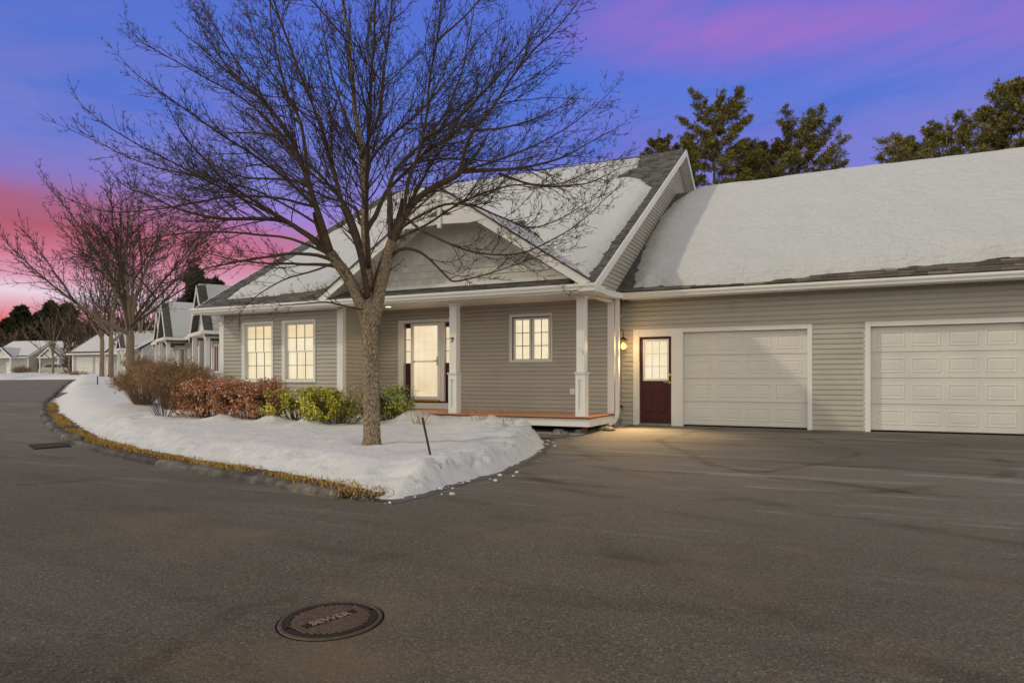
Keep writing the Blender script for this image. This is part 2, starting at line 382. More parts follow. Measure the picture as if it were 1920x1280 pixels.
# ------------------------------------------------------------------ mesh helpers
class MB:
    def __init__(self):
        self.v = []; self.f = []; self.m = []
    def face(self, pts, mi=0):
        b = len(self.v)
        self.v.extend([tuple(p) for p in pts]); self.f.append(tuple(range(b, b + len(pts)))); self.m.append(mi)
    def box(self, x0, x1, y0, y1, z0, z1, mi=0):
        self.hexa([(x0, y0, z0), (x1, y0, z0), (x1, y1, z0), (x0, y1, z0)], [(x0, y0, z1), (x1, y0, z1), (x1, y1, z1), (x0, y1, z1)], mi)
    def hexa(self, lo, hi, mi=0):
        b = len(self.v)
        self.v.extend([tuple(p) for p in lo] + [tuple(p) for p in hi])
        n = len(lo)
        self.f.append(tuple(b + i for i in reversed(range(n)))); self.m.append(mi)
        self.f.append(tuple(b + n + i for i in range(n))); self.m.append(mi)
        for i in range(n):
            j = (i + 1) % n
            self.f.append((b + i, b + j, b + n + j, b + n + i)); self.m.append(mi)
    def bevbox(self, x0, x1, y0, y1, z0, z1, e=0.006, mi=0):
        """box with a chamfer round the faces"""
        b = len(self.v)
        P = []
        for (xa, xb, ya, yb, z) in ((x0 + e, x1 - e, y0 + e, y1 - e, z0), (x0, x1, y0, y1, z0 + e), (x0, x1, y0, y1, z1 - e), (x0 + e, x1 - e, y0 + e, y1 - e, z1)):
            c = e * 0.7
            P.append([(xa + c, ya, z), (xb - c, ya, z), (xb, ya + c, z), (xb, yb - c, z), (xb - c, yb, z), (xa + c, yb, z), (xa, yb - c, z), (xa, ya + c, z)])
        for ring in P:
            self.v.extend(ring)
        self.f.append(tuple(b + i for i in reversed(range(8)))); self.m.append(mi)
        for r in range(3):
            for i in range(8):
                j = (i + 1) % 8
                self.f.append((b + r * 8 + i, b + r * 8 + j, b + r * 8 + 8 + j, b + r * 8 + 8 + i)); self.m.append(mi)
        self.f.append(tuple(b + 24 + i for i in range(8))); self.m.append(mi)
    def prism(self, poly, a, off):
        """poly: 3D outline, off: extrusion vector"""
        o = Vector(off)
        self.hexa([tuple(Vector(p)) for p in poly], [tuple(Vector(p) + o) for p in poly], a)
    def tube(self, pts, rad, n=6, mi=0, cap=True, flat=1.0):
        P = [Vector(p) for p in pts]
        b0 = len(self.v)
        up = None
        for i, p in enumerate(P):
            d = (P[min(i + 1, len(P) - 1)] - P[max(i - 1, 0)])
            if d.length < 1e-9:
                d = Vector((0, 0, 1))
            d.normalize()
            if up is None:
                up = d.orthogonal().normalized()
            else:
                up = up - d * up.dot(d)
                if up.length < 1e-6:
                    up = d.orthogonal()
                up.normalize()
            s = d.cross(up)
            r = rad[i] if hasattr(rad, '__len__') else rad
            for k in range(n):
                a = 2 * math.pi * k / n
                self.v.append(tuple(p + up * (math.cos(a) * r) + s * (math.sin(a) * r * flat)))
        for i in range(len(P) - 1):
            for k in range(n):
                j = (k + 1) % n
                self.f.append((b0 + i * n + k, b0 + i * n + j, b0 + (i + 1) * n + j, b0 + (i + 1) * n + k)); self.m.append(mi)
        if cap:
            self.f.append(tuple(b0 + k for k in reversed(range(n)))); self.m.append(mi)
            e = b0 + (len(P) - 1) * n
            self.f.append(tuple(e + k for k in range(n))); self.m.append(mi)
    def lathe(self, c, prof, n=16, mi=0, axis='z'):
        b = len(self.v)
        for (r, h) in prof:
            for k in range(n):
                a = 2 * math.pi * k / n
                q = (math.cos(a) * r, math.sin(a) * r, h)
                if axis == 'y':
                    q = (q[0], q[2], q[1])
                self.v.append((c[0] + q[0], c[1] + q[1], c[2] + q[2]))
        for i in range(len(prof) - 1):
            for k in range(n):
                j = (k + 1) % n
                self.f.append((b + i * n + k, b + i * n + j, b + (i + 1) * n + j, b + (i + 1) * n + k)); self.m.append(mi)
        self.f.append(tuple(b + k for k in reversed(range(n)))); self.m.append(mi)
        e = b + (len(prof) - 1) * n
        self.f.append(tuple(e + k for k in range(n))); self.m.append(mi)
    def blob(self, c, r, seed=0, rough=0.25, sub=1, flat=0.7):
        t = (1 + 5 ** 0.5) / 2
        vs_ = [(-1, t, 0), (1, t, 0), (-1, -t, 0), (1, -t, 0), (0, -1, t), (0, 1, t), (0, -1, -t), (0, 1, -t), (t, 0, -1), (t, 0, 1), (-t, 0, -1), (-t, 0, 1)]
        fs = [(0, 11, 5), (0, 5, 1), (0, 1, 7), (0, 7, 10), (0, 10, 11), (1, 5, 9), (5, 11, 4), (11, 10, 2), (10, 7, 6), (7, 1, 8), (3, 9, 4), (3, 4, 2), (3, 2, 6), (3, 6, 8), (3, 8, 9), (4, 9, 5), (2, 4, 11), (6, 2, 10), (8, 6, 7), (9, 8, 1)]
        vs_ = [Vector(v).normalized() for v in vs_]
        for _ in range(sub):
            mid = {}; nf = []
            def mp(a, b_):
                k = (min(a, b_), max(a, b_))
                if k not in mid:
                    vs_.append((vs_[a] + vs_[b_]).normalized()); mid[k] = len(vs_) - 1
                return mid[k]
            for (a, b_, c_) in fs:
                x, y, z = mp(a, b_), mp(b_, c_), mp(c_, a)
                nf += [(a, x, z), (b_, y, x), (c_, z, y), (x, y, z)]
            fs = nf
        b = len(self.v)
        for v in vs_:
            k = 1 + rough * mnoise.noise(v * 1.6 + Vector((seed * 3.7, seed * 1.3, seed)))* 1.6
            self.v.append((c[0] + v.x * r[0] * k, c[1] + v.y * r[1] * k, c[2] + v.z * r[2] * k))
        for f in fs:
            self.f.append(tuple(b + i for i in f)); self.m.append(0)

ORG = {}
def mesh_of(name, mb, mats, org=(0, 0, 0), smooth=False):
    me = bpy.data.meshes.new(name)
    V = np.array(mb.v, dtype=float).reshape(-1, 3) - np.array(org)
    me.from_pydata(V.tolist(), [], mb.f)
    for m in (mats if isinstance(mats, (list, tuple)) else [mats]):
        me.materials.append(m)
    if len(me.materials) > 1:
        me.polygons.foreach_set('material_index', mb.m)
    if smooth:
        me.polygons.foreach_set('use_smooth', [True] * len(me.polygons))
    me.update()
    return me
def top(name, loc, label, cat, group=None, kind=None, rotz=0.0, local=False):
    o = bpy.data.objects.new(name, None)
    o.empty_display_size = 0.2
    COL.objects.link(o)
    o.location = loc; o.rotation_euler = (0, 0, rotz)
    tagit(o, label, cat, group, kind)
    ORG[o.name] = (0, 0, 0) if (local or rotz != 0.0) else tuple(loc)      # local: parts are modelled in the thing's own frame
    return o
def tagit(o, label=None, cat=None, group=None, kind=None):
    if label: o['label'] = label
    if cat: o['category'] = cat
    if group: o['group'] = group
    if kind: o['kind'] = kind
    return o
def part(name, mb, mats, parent, smooth=False, label=None, kind=None):
    org = ORG[parent.name]
    me = mesh_of(name, mb, mats, org, smooth)
    o = bpy.data.objects.new(name, me)
    COL.objects.link(o)
    o.parent = parent
    ORG[o.name] = org
    if label: o['label'] = label
    if kind: o['kind'] = kind
    return o
def solo(name, mb, mats, label=None, cat=None, group=None, kind=None, smooth=False, org=None):
    if org is None:
        a = np.array(mb.v); org = (float(a[:, 0].mean()), float(a[:, 1].mean()), float(a[:, 2].min()))
    me = mesh_of(name, mb, mats, org, smooth)
    o = bpy.data.objects.new(name, me); COL.objects.link(o); o.location = org
    ORG[o.name] = tuple(org)
    return tagit(o, label, cat, group, kind)
def copy_tree(o, parent=None):
    c = o.copy(); COL.objects.link(c)
    if parent is not None:
        c.parent = parent
    for ch in list(o.children):
        copy_tree(ch, c)
    return c

def gz(x, y):
    return -1.55 + 0.029 * y
def fbm(x, y, s, oct=4, seed=0.0):
    return mnoise.fractal(Vector((x * s + seed * 7.1, y * s - seed * 3.3, seed)), 0.9, 2.1, oct, noise_basis='PERLIN_ORIGINAL')

# ------------------------------------------------------------------ ground, road
KERB = [(-4.9, 6.05), (-5.47, 6.17), (-6.59, 6.45), (-7.94, 6.78), (-9.45, 7.08), (-11.61, 7.67), (-14.37, 8.62), (-18.74, 10.75), (-24.4, 13.76), (-30.7, 17.42), (-44.2, 25.9), (-60.0, 35.8), (-78.0, 47.3)]
def sheet(name, pts, dz, mat, kind='structure'):
    mb = MB()
    mb.face([(x, y, gz(x, y) + dz) for x, y in pts])
    o = solo(name, mb, mat, kind=kind, org=(0, 0, 0))
    return o
g = sheet('ground', [(-500, -80), (200, -80), (200, 400), (-500, 400)], -0.05, M['snow'])
road = [(-5.6, 7.2), (-5.0, 6.45)] + [(x_ + .05, y_ + .12) for x_, y_ in KERB] + [(-86, 53.5), (-99, 51), (-150, 44), (-150, -60), (60, -60), (60, 16.3), (-4.6, 16.3), (-4.6, 15.2), (-9.5, 15.2), (-9.5, 9.0)]
sheet('road', road, 0.0, M['asphalt'])
nd = Vector((-0.875, 0.484)); nn = Vector((0.484, 0.875))
c0 = Vector((-40.5, 23.6))
cut = [c0 + nd * -3.2, c0 + nd * 3.2, c0 + nd * 3.2 + nn * 12, c0 + nd * -3.2 + nn * 12]
sheet('driveway', [tuple(p) for p in cut], 0.004, M['asphalt'])
# strip of packed bare soil and gravel under the porch
sheet('gravel_bed', [(-10.5, 13.3), (-4.9, 13.3), (-4.84, 15.4), (-10.5, 15.4)], 0.006, M['stone'])

# ------------------------------------------------------------------ snow banks (height fields on real ground)
def seg_dist(P, A, B):
    d = B - A
    t = np.clip(((P - A) @ d) / (d @ d), 0, 1)
    return np.linalg.norm(P - (A + t[:, None] * d), axis=1)
def line_dist(P, pts):
    D = np.full(len(P), 1e9)
    for a, b in zip(pts[:-1], pts[1:]):
        D = np.minimum(D, seg_dist(P, np.array(a, float), np.array(b, float)))
    return D
def inside(P, poly):
    x, y = P[:, 0], P[:, 1]
    res = np.zeros(len(P), bool)
    n = len(poly)
    for i in range(n):
        x0, y0 = poly[i]; x1, y1 = poly[(i + 1) % n]
        c = ((y0 > y) != (y1 > y)) & (x < (x1 - x0) * (y - y0) / ((y1 - y0) + 1e-12) + x0)
        res ^= c
    return res
def smooth(t):
    t = np.clip(t, 0, 1)
    return t * t * (3 - 2 * t)
def resample_line(pts, step):
    out = []
    for a, b in zip(pts[:-1], pts[1:]):
        n = max(1, int(math.dist(a, b) / step))
        out += [(a[0] + (b[0] - a[0]) * i / n, a[1] + (b[1] - a[1]) * i / n) for i in range(n)]
    return out + [pts[-1]]
def offset_line(pts, d):
    out = []
    for i in range(len(pts)):
        a = Vector(pts[max(i - 1, 0)]); b = Vector(pts[min(i + 1, len(pts) - 1)])
        t = (b - a).normalized()
        out.append((pts[i][0] + t.y * d, pts[i][1] - t.x * d))
    return out
KIN = offset_line(KERB, 0.48)
DRIVE = [(-4.52, 6.22), (-4.44, 6.83), (-4.39, 7.5), (-4.31, 8.55), (-4.48, 10.02), (-4.82, 11.34), (-5.3, 12.35), (-6.0, 13.2), (-6.6, 13.6)]
KS = [(-4.55, 6.2), (-5.1, 6.42)] + KIN[2:]
YARD = list(reversed(KS)) + DRIVE + [(-6.6, 13.75), (-9.2, 13.75), (-11.5, 13.9), (-16.0, 13.9), (-16.0, 26), (-60, 80), (-84, 62)]
def snow_h(P):
    """snow surface height above the eye plane; well below ground outside the yard"""
    ins = inside(P, YARD)
    dk = line_dist(P, KS); dd = line_dist(P, DRIVE)
    G = -1.55 + 0.029 * P[:, 1]
    nz1 = np.array([fbm(x, y, 0.45, 3, 1.0) for x, y in P])
    nz2 = np.array([fbm(x, y, 2.6, 4, 2.0) for x, y in P])
    nz3 = np.array([fbm(x, y, 8.0, 3, 5.0) for x, y in P])
    dkk = dk + 0.10 * nz2 + 0.03 * nz3
    ddd = dd + 0.06 * nz2 + 0.06 * nz3 - 0.02
    pk = smooth(dkk / 0.95) ** 0.75
    pd = smooth(ddd / 0.42) ** 0.7
    far = np.clip((-P[:, 0] - 16) / 30, 0, 1)
    depth = 0.275 + 0.05 * nz1 + 0.012 * nz2
    depth = depth + 0.05 * smooth((P[:, 1] - 11.5) / 2.0) * smooth((P[:, 0] + 11.5) / 2.0)      # bank against the porch
    depth = depth + 0.05 * smooth(1 - dd / 1.4) * (1 + 1.2 * nz2)                                      # ploughed ridge by the drive
    depth = depth + 0.09 * smooth((-P[:, 0] - 10.5) / 3.0) * smooth((P[:, 1] - 10.5) / 3.0)
    depth = depth + 0.35 * far
    # lumps on the cut face
    depth = depth + 0.012 * nz3 + 0.10 * nz3 * np.exp(-((np.minimum(dk, dd) - 0.2) / 0.25) ** 2)
    # shallow grooves down the kerb side slope, where melt has run
    ang = P[:, 0] * 0.8 + P[:, 1] * 0.45
    depth = depth - 0.05 * np.exp(-((dk - 0.65) / 0.35) ** 2) * np.maximum(0, np.sin(ang * 5.0 + 3 * nz1)) 
    # a shallow furrow running into the yard
    fx = np.array([-17.5, 11.4]); fd = np.array([0.20, 0.98])
    rel = P - fx
    along = rel @ fd; off = rel @ np.array([fd[1], -fd[0]]) + 0.25 * np.sin(along * 0.7)
    depth = depth - 0.10 * np.exp(-(off / 0.22) ** 2) * (along > -1.2) * (along < 9)
    for (bx, by, br, bh) in ((-11.45, 11.35, .35, .16), (-10.15, 11.1, .28, .13), (-10.5, 12.3, .4, .25), (-12.9, 11.25, .4, .10), (-8.55, 12.75, .45, .22), (-6.2, 11.9, .7, .10), (-5.6, 10.9, .5, .07), (-15.2, 11.0, .7, .08)):
        depth = depth + bh * np.exp(-((P[:, 0] - bx) ** 2 + (P[:, 1] - by) ** 2) / br ** 2) * (1 + .6 * nz2)
    depth = depth - .09 * np.exp(-((P[:, 0] + 6.92) ** 2 + (P[:, 1] - 9.03) ** 2) / .27 ** 2)       # melt hollow round the trunk
    hgt = depth * np.minimum(pk, pd)
    # driveway cut on the far side
    q = P - np.array(tuple(c0))
    al = q @ np.array(tuple(nd)); de = q @ np.array(tuple(nn))
    cutm = smooth((np.abs(al + 0.25 * nz2) - 2.6) / 0.9)
    cutm = np.where((de < 12.5), cutm, 1.0)
    hgt = hgt * np.where(cutm < 0.02, 0.0, cutm) - np.where(cutm < 0.02, 0.06, 0)
    out = np.where(ins, G - 0.02 + hgt, G - 0.12)
    return out
def grid(name, x0, x1, y0, y1, step, fn, mat, drop=None):
    nx = int((x1 - x0) / step) + 1; ny = int((y1 - y0) / step) + 1
    X, Y = np.meshgrid(np.linspace(x0, x1, nx), np.linspace(y0, y1, ny))
    P = np.stack([X.ravel(), Y.ravel()], 1)
    Z = fn(P)
    G = -1.55 + 0.029 * P[:, 1]
    ok = (Z > G - 0.1).reshape(ny, nx)
    mb = MB()
    idx = -np.ones((ny, nx), int)
    faces = []
    keep = ok[:-1, :-1] | ok[1:, :-1] | ok[:-1, 1:] | ok[1:, 1:]
    V = np.column_stack([P, Z])
    js, is_ = np.nonzero(keep)
    for j, i in zip(js, is_):
        faces.append((j * nx + i, j * nx + i + 1, (j + 1) * nx + i + 1, (j + 1) * nx + i))
    used = np.unique(np.array(faces).ravel())
    remap = -np.ones(nx * ny, int); remap[used] = np.arange(len(used))
    mb.v = [tuple(v) for v in V[used]]
    mb.f = [tuple(int(remap[k]) for k in f) for f in faces]
    mb.m = [0] * len(mb.f)
    return mb
mb = grid('snow', -16.6, -4.1, 5.9, 14.0, 0.065, snow_h, M['snow'])
b2 = grid('snow', -86.0, -16.4, 8.0, 62.0, 0.42, snow_h, M['snow'])
off = len(mb.v)
mb.v += b2.v; mb.f += [tuple(i + off for i in f) for f in b2.f]; mb.m += b2.m
solo('snow_bank', mb, M['snow'], 'deep snow bank covering the front yard between kerb and drive', 'snow bank', kind='structure', smooth=True, org=(0, 0, 0))
# wet, shaded strip and broken crumbs of snow along the foot of the ploughed edge
M['wet_shade'] = simple('wet_shade_asphalt', (0.055, 0.049, 0.041), 0.35, 0.35, 20.0, 0.4, 90, spec=.35)  # contact shadow of the bank put into the colour, along with melt damp
rg = random.Random(77)
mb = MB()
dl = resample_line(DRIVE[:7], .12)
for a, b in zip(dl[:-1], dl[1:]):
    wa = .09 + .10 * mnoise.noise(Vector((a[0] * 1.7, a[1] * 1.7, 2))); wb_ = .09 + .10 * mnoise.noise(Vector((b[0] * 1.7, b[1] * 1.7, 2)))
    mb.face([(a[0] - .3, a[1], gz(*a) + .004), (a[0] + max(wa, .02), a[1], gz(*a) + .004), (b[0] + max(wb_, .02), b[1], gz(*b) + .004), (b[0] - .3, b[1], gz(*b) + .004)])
solo('wet_shade_edge', mb, M['wet_shade'], kind='structure', org=(0, 0, 0))
mb = MB()
for k in range(46):
    if k < 30:
        a = rg.choice(dl); x, y = a[0] + abs(rg.gauss(0, .20)) - .02, a[1] + rg.gauss(0, .10)
    else:
        a = rg.choice(KS[:7]); b = KS[min(KS.index(a) + 1, len(KS) - 1)]; t_ = rg.random()
        x, y = a[0] + (b[0] - a[0]) * t_ + rg.gauss(0, .05), a[1] + (b[1] - a[1]) * t_ - .03
    r_s = rg.choice([.008, .010, .014, .018, .028])
    mb.blob((x, y, gz(x, y) + r_s * .5), (r_s * 1.3, r_s, r_s * .8), k, .4, 0)
solo('snow_crumbs', mb, M['snow'], 'loose crumbs of snow scattered along the foot of the bank', 'snow', kind='stuff', org=(0, 0, 0))
# finer strip just where the far bank meets the kerb
def far_bank(P):
    G = -1.55 + 0.029 * P[:, 1]
    ln = [(-84, 53.6), (-90, 54.5), (-99, 53.5), (-120, 49.5), (-140, 46)]
    poly = ln + [(-170, 90), (-120, 130), (-80, 90)]
    ins = inside(P, poly)
    d = line_dist(P, ln)
    nz = np.array([fbm(x, y, 0.25, 4, 3.0) for x, y in P])
    h = smooth(d / 1.6) * (0.42 + 0.3 * nz) + 0.15 * smooth((d - 6) / 8) * (0.5 + nz)
    gap = np.exp(-((P[:, 0] + 101) / 1.6) ** 2) * (d < 5)
    return np.where(ins, G + h * (1 - 0.9 * gap), G - 0.2)
mbf = grid('snow', -160, -80, 45, 110, 0.8, far_bank, M['snow'])
solo('far_snow_bank', mbf, M['snow'], kind='structure', smooth=True, org=(0, 0, 0))

# ------------------------------------------------------------------ kerb and dead grass
rng = random.Random(5)
kr = top('kerb', (-12, 8, gz(-12, 8)), 'weathered dark kerb of stone blocks along the snowy yard', 'kerb', kind='structure')
def resample(pts, step):
    out = [Vector(pts[0])]; acc = 0.0
    for a, b in zip(pts[:-1], pts[1:]):
        a = Vector(a); b = Vector(b); L = (b - a).length; t = step - acc
        while t <= L:
            out.append(a + (b - a) * (t / L)); t += step
        acc = (acc + L) % step
    return out
M['kerbstone'] = simple('kerb_stone', (0.095, 0.085, 0.075), 0.85, 0.55, 5.0, 0.9, 45, rnd=0.45)
kp = resample(KERB, 0.12)
i = 3
while i < len(kp) - 12:
    n = rng.choice([7, 8, 9, 10])
    far = kp[i].x < -32
    if far:
        n = 34
    seg = kp[i:i + n]
    mb = MB()
    if len(seg) > 2:
        b0 = 0
        k = len(seg)
        ring_n = 6
        for s, p in enumerate(seg):
            a = seg[max(s - 1, 0)]; b = seg[min(s + 1, k - 1)]
            t = (b - a).normalized(); nrm = Vector((t.y, -t.x))
            e = 0.0 if 0 < s < k - 1 else 0.03
            h = 0.095 + 0.02 * mnoise.noise(Vector((p.x * 2, p.y * 2, 0))) - e
            w = 0.17
            j = 0.012 * mnoise.noise(Vector((p.x * 5, p.y * 5, 3)))
            prof = [(-0.005 + e, -0.06), (0.0 + e + j, h * 0.55), (0.05 + j, h), (w - 0.05, h + j), (w - e, h * 0.8), (w, -0.06)]
            for (o_, z_) in prof:
                mb.v.append((p.x + nrm.x * o_, p.y + nrm.y * o_, gz(p.x, p.y) + z_))
        for s in range(k - 1):
            for q in range(ring_n - 1):
                a = s * ring_n + q
                mb.f.append((a, a + 1, a + ring_n + 1, a + ring_n)); mb.m.append(0)
        mb.f.append(tuple(range(ring_n))); mb.m.append(0)
        mb.f.append(tuple((k - 1) * ring_n + q for q in reversed(range(ring_n)))); mb.m.append(0)
        part('kerb_stone', mb, M['kerbstone'], kr)
    i += n - 1
mb = MB()
gp = resample(offset_line(KERB, 0.36), 0.012)
for p in gp:
    if p.x < -30:
        break
    w = 0.13 + 0.10 * mnoise.noise(Vector((p.x * 0.9, p.y * 0.9, 8)))
    if p.x > -5.7:
        w += 0.12
    if mnoise.noise(Vector((p.x * 1.3, p.y * 1.3, 21))) < -.18 and p.x < -5.9:
        continue
    for _ in range(7 if p.x > -20 else 4):
        q = Vector((p.x + rng.uniform(-w, w), p.y + rng.gauss(0, w * 0.7)))
        z = gz(q.x, q.y) + 0.05 + rng.uniform(0, 0.05)
        a = rng.uniform(0, 6.28); L = rng.uniform(0.03, 0.085); ww = rng.uniform(0.004, 0.010)
        dx, dy = math.cos(a), math.sin(a)
        tip = (q.x + dx * L, q.y + dy * L, z + rng.uniform(0.0, 0.035))
        mb.face([(q.x - dy * ww, q.y + dx * ww, z - 0.03), (q.x + dy * ww, q.y - dx * ww, z - 0.03), tip])
solo('dead_grass', mb, M['drygrass'], 'matted yellow dead grass between kerb and snow', 'grass', kind='stuff', org=(0, 0, 0))
# soil under the grass
mb = MB()
a_ = offset_line(KERB, 0.17); b_ = offset_line(KERB, 0.75)
for s in range(len(a_) - 4):
    mb.face([(a_[s][0], a_[s][1], gz(*a_[s]) + 0.055), (a_[s + 1][0], a_[s + 1][1], gz(*a_[s + 1]) + 0.055), (b_[s + 1][0], b_[s + 1][1], gz(*b_[s + 1]) + 0.02), (b_[s][0], b_[s][1], gz(*b_[s]) + 0.02)])
M['soil'] = simple('soil', (0.085, 0.062, 0.035), 0.95, 0.4, 12.0, 0.6, 60)
solo('verge', mb, M['soil'], kind='structure', org=(0, 0, 0))

# ------------------------------------------------------------------ the house
GF = -1.085                       # garage floor
YG, YP, YL = 16.02, 15.40, 13.845  # garage wall, porch wall, left wing wall
XR, XL, XI = -4.832, -15.93, -11.534
DK = -0.79                        # deck level
house = top('house', (-8.0, 15.0, GF), 'long grey clapboard house with lit windows, porch and two white garage doors', 'house')
H = house

def wallpiece(pts, mat='siding', name='wall'):
    mb = MB(); mb.face(pts); return mb
# backing walls (sheets behind the boards, with real thickness)
mb = MB()
def wall_y(mb, x0, x1, y, z0, z1, th=0.12):
    mb.box(x0, x1, y, y + th, z0, z1)
# garage front, cut round the doors
for (x0, x1, z0, z1) in ((XR, -4.50, GF - .1, 1.99), (-4.50, -.60, 1.12, 1.99), (-.60, .43, GF - .1, 1.99), (.43, 3.24, 1.12, 1.99), (3.24, 5.0, GF - .1, 1.99)):
    wall_y(mb, x0, x1, YG, z0, z1)
mb.box(4.88, 5.0, YG + .12, 28.0, GF - .1, 1.99)
mb.box(XL, 5.0, 28.0, 28.12, GF - .3, 1.99)
# porch wall
for (x0, x1, z0, z1) in ((XI, -10.86, GF, 1.93), (-10.86, -9.17, 1.57, 1.93), (-9.17, -7.5, GF, 1.93), (-7.5, -6.39, 1.59, 1.93), (-7.5, -6.39, GF, .45), (-6.39, XR, GF, 1.93)):
    wall_y(mb, x0, x1, YP, z0, z1)
mb.box(XR - .12, XR - .001, YP + .12, YG + 0.12, GF - .1, 1.93)
# left wing
for (x0, x1, z0, z1) in ((XL, -15.02, GF - .3, 1.9), (-15.02, -13.91, 1.55, 1.9), (-15.02, -13.91, GF - .3, -.02), (-13.91, -13.54, GF - .3, 1.9), (-13.54, -12.44, 1.55, 1.9), (-13.54, -12.44, GF - .3, -.02), (-12.44, XI, GF - .3, 1.9)):
    wall_y(mb, x0, x1, YL, z0, z1)
mb.box(XI - .12, XI - .001, YL + .12, YP, GF - .3, 1.9)
mb.box(XL, XL + .12, YL + .12, 28.0, GF - .3, 1.9)
part('wall', mb, M['siding'], H)

# clapboards ---------------------------------------------------------------
def clap_y(x0, x1, y, z, e, tilt=0.023):
    """one lap board on a wall that faces the street"""
    mb = MB()
    zt = z + e + 0.008
    zc = z + e * .74; zd = z + e * .84
    P_ = [(-.027, z), (-.020, zc), (-.006, zd), (-.003, zt), (.002, zt), (.002, z)]
    mb.hexa([(x0, y + a, b) for a, b in P_], [(x1, y + a, b) for a, b in P_])
    part('clapboard', mb, M['siding'], H)
def clap_x(x, y0, y1, z, e, tilt=0.023, top=None):
    mb = MB()
    zt = z + e + 0.008
    ya, yb = (y0, y1) if top is None else top
    mb.hexa([(x - .002, y0, z), (x + tilt, y0, z), (x + tilt, y1, z), (x - .002, y1, z)],
            [(x - .002, ya, zt), (x + .003, ya, zt), (x + .003, yb, zt), (x - .002, yb, zt)])
    part('clapboard', mb, M['siding'], H)
def rows(z0, z1, e):
    z = z0
    while z < z1 - 0.02:
        yield z, min(e, z1 - z)
        z += e
def clad_y(x0, x1, y, z0, z1, e, holes, joints=()):
    for k, (z, h) in enumerate(rows(z0, z1, e)):
        spans = [(x0, x1)]
        for (a, b, c, d) in holes:
            if z + h * .5 > c and z + h * .5 < d:
                ns = []
                for s in spans:
                    if b <= s[0] or a >= s[1]:
                        ns.append(s)
                    else:
                        if a - s[0] > .02: ns.append((s[0], a))
                        if s[1] - b > .02: ns.append((b, s[1]))
                spans = ns
        for s in spans:
            cutx = [j for (jk, j) in joints if jk == k and s[0] < j < s[1]]
            xs = [s[0]] + sorted(cutx) + [s[1]]
            for a, b in zip(xs[:-1], xs[1:]):
                clap_y(a + (.002 if a != s[0] else 0), b, y, z, h)
jt = [(26, -1.9), (25, 1.7), (25, -3.1), (24, -2.6), (24, 2.2), (23, -1.2), (23, 3.2), (22, .2), (27, .9), (21, -3.6)]
clad_y(XR + .02, 4.2, YG, GF + .01, 1.935, .108, [(-4.525, -.594, -2, 1.19), (.414, 3.30, -2, 1.19)], jt)
clad_y(XI + .02, XR - .13, YP, DK + .0, 1.90, .1005, [(-10.892, -9.14, -2, 1.60), (-7.526, -6.362, .422, 1.62)])
clad_y(XL + .17, XI - .165, YL, -1.06, 1.86, .1060, [(-15.055, -13.882, -.05, 1.58), (-13.575, -12.407, -.05, 1.58)])
for z, h in rows(GF + .15, 1.90, .108):
    clap_x(XR, YP + .0, YG - .015, z, h)
for z, h in rows(-.742, 1.88, .1060):
    clap_x(XI, YL + .02, YP - .015, z, h)

# roofs ----------------------------------------------------------------------
PM, PG = 0.604, 0.60
EY, EZ = 13.20, 1.95             # main eave edge
RY = 22.13; RZ = EZ + PM * (RY - EY)
GY, GZ = 15.50, 2.05             # garage eave edge
GRY = 22.0; GRZ = GZ + PG * (GRY - GY)
RXL, RXR = -16.2, -4.53
def mz(y): return EZ + PM * (y - EY)
def gzr(y): return GZ + PG * (y - GY)
mb = MB()
th = .10
plan = [(RXL, EY), (-11.85, EY), (-8.26, 17.0), (-4.67, EY), (RXR, EY), (RXR, RY), (RXL, RY)]      # open under the front gable
mb.hexa([(x_, y_, mz(y_) - th) for x_, y_ in plan], [(x_, y_, mz(y_)) for x_, y_ in plan])
mb.hexa([(RXL, RY + .003, RZ - th), (RXR, RY + .003, RZ - th), (RXR, 2 * RY - EY, EZ - th), (RXL, 2 * RY - EY, EZ - th)], [(RXL, RY + .003, RZ), (RXR, RY + .003, RZ), (RXR, 2 * RY - EY, EZ), (RXL, 2 * RY - EY, EZ)])
part('roof', mb, M['roof'], H)
mb = MB()
gx0, gx1 = XR + .005, 5.3
mb.hexa([(gx0, GY, GZ - th), (gx1, GY, GZ - th), (gx1, GRY, GRZ - th), (gx0, GRY, GRZ - th)], [(gx0, GY, GZ), (gx1, GY, GZ), (gx1, GRY, GRZ), (gx0, GRY, GRZ)])
mb.hexa([(gx0, GRY + .003, GRZ - th), (gx1, GRY + .003, GRZ - th), (gx1, 28.4, GZ - th), (gx0, 28.4, GZ - th)], [(gx0, GRY + .003, GRZ), (gx1, GRY + .003, GRZ), (gx1, 28.4, GZ), (gx0, 28.4, GZ)])
part('garage_roof', mb, M['roof'], H)

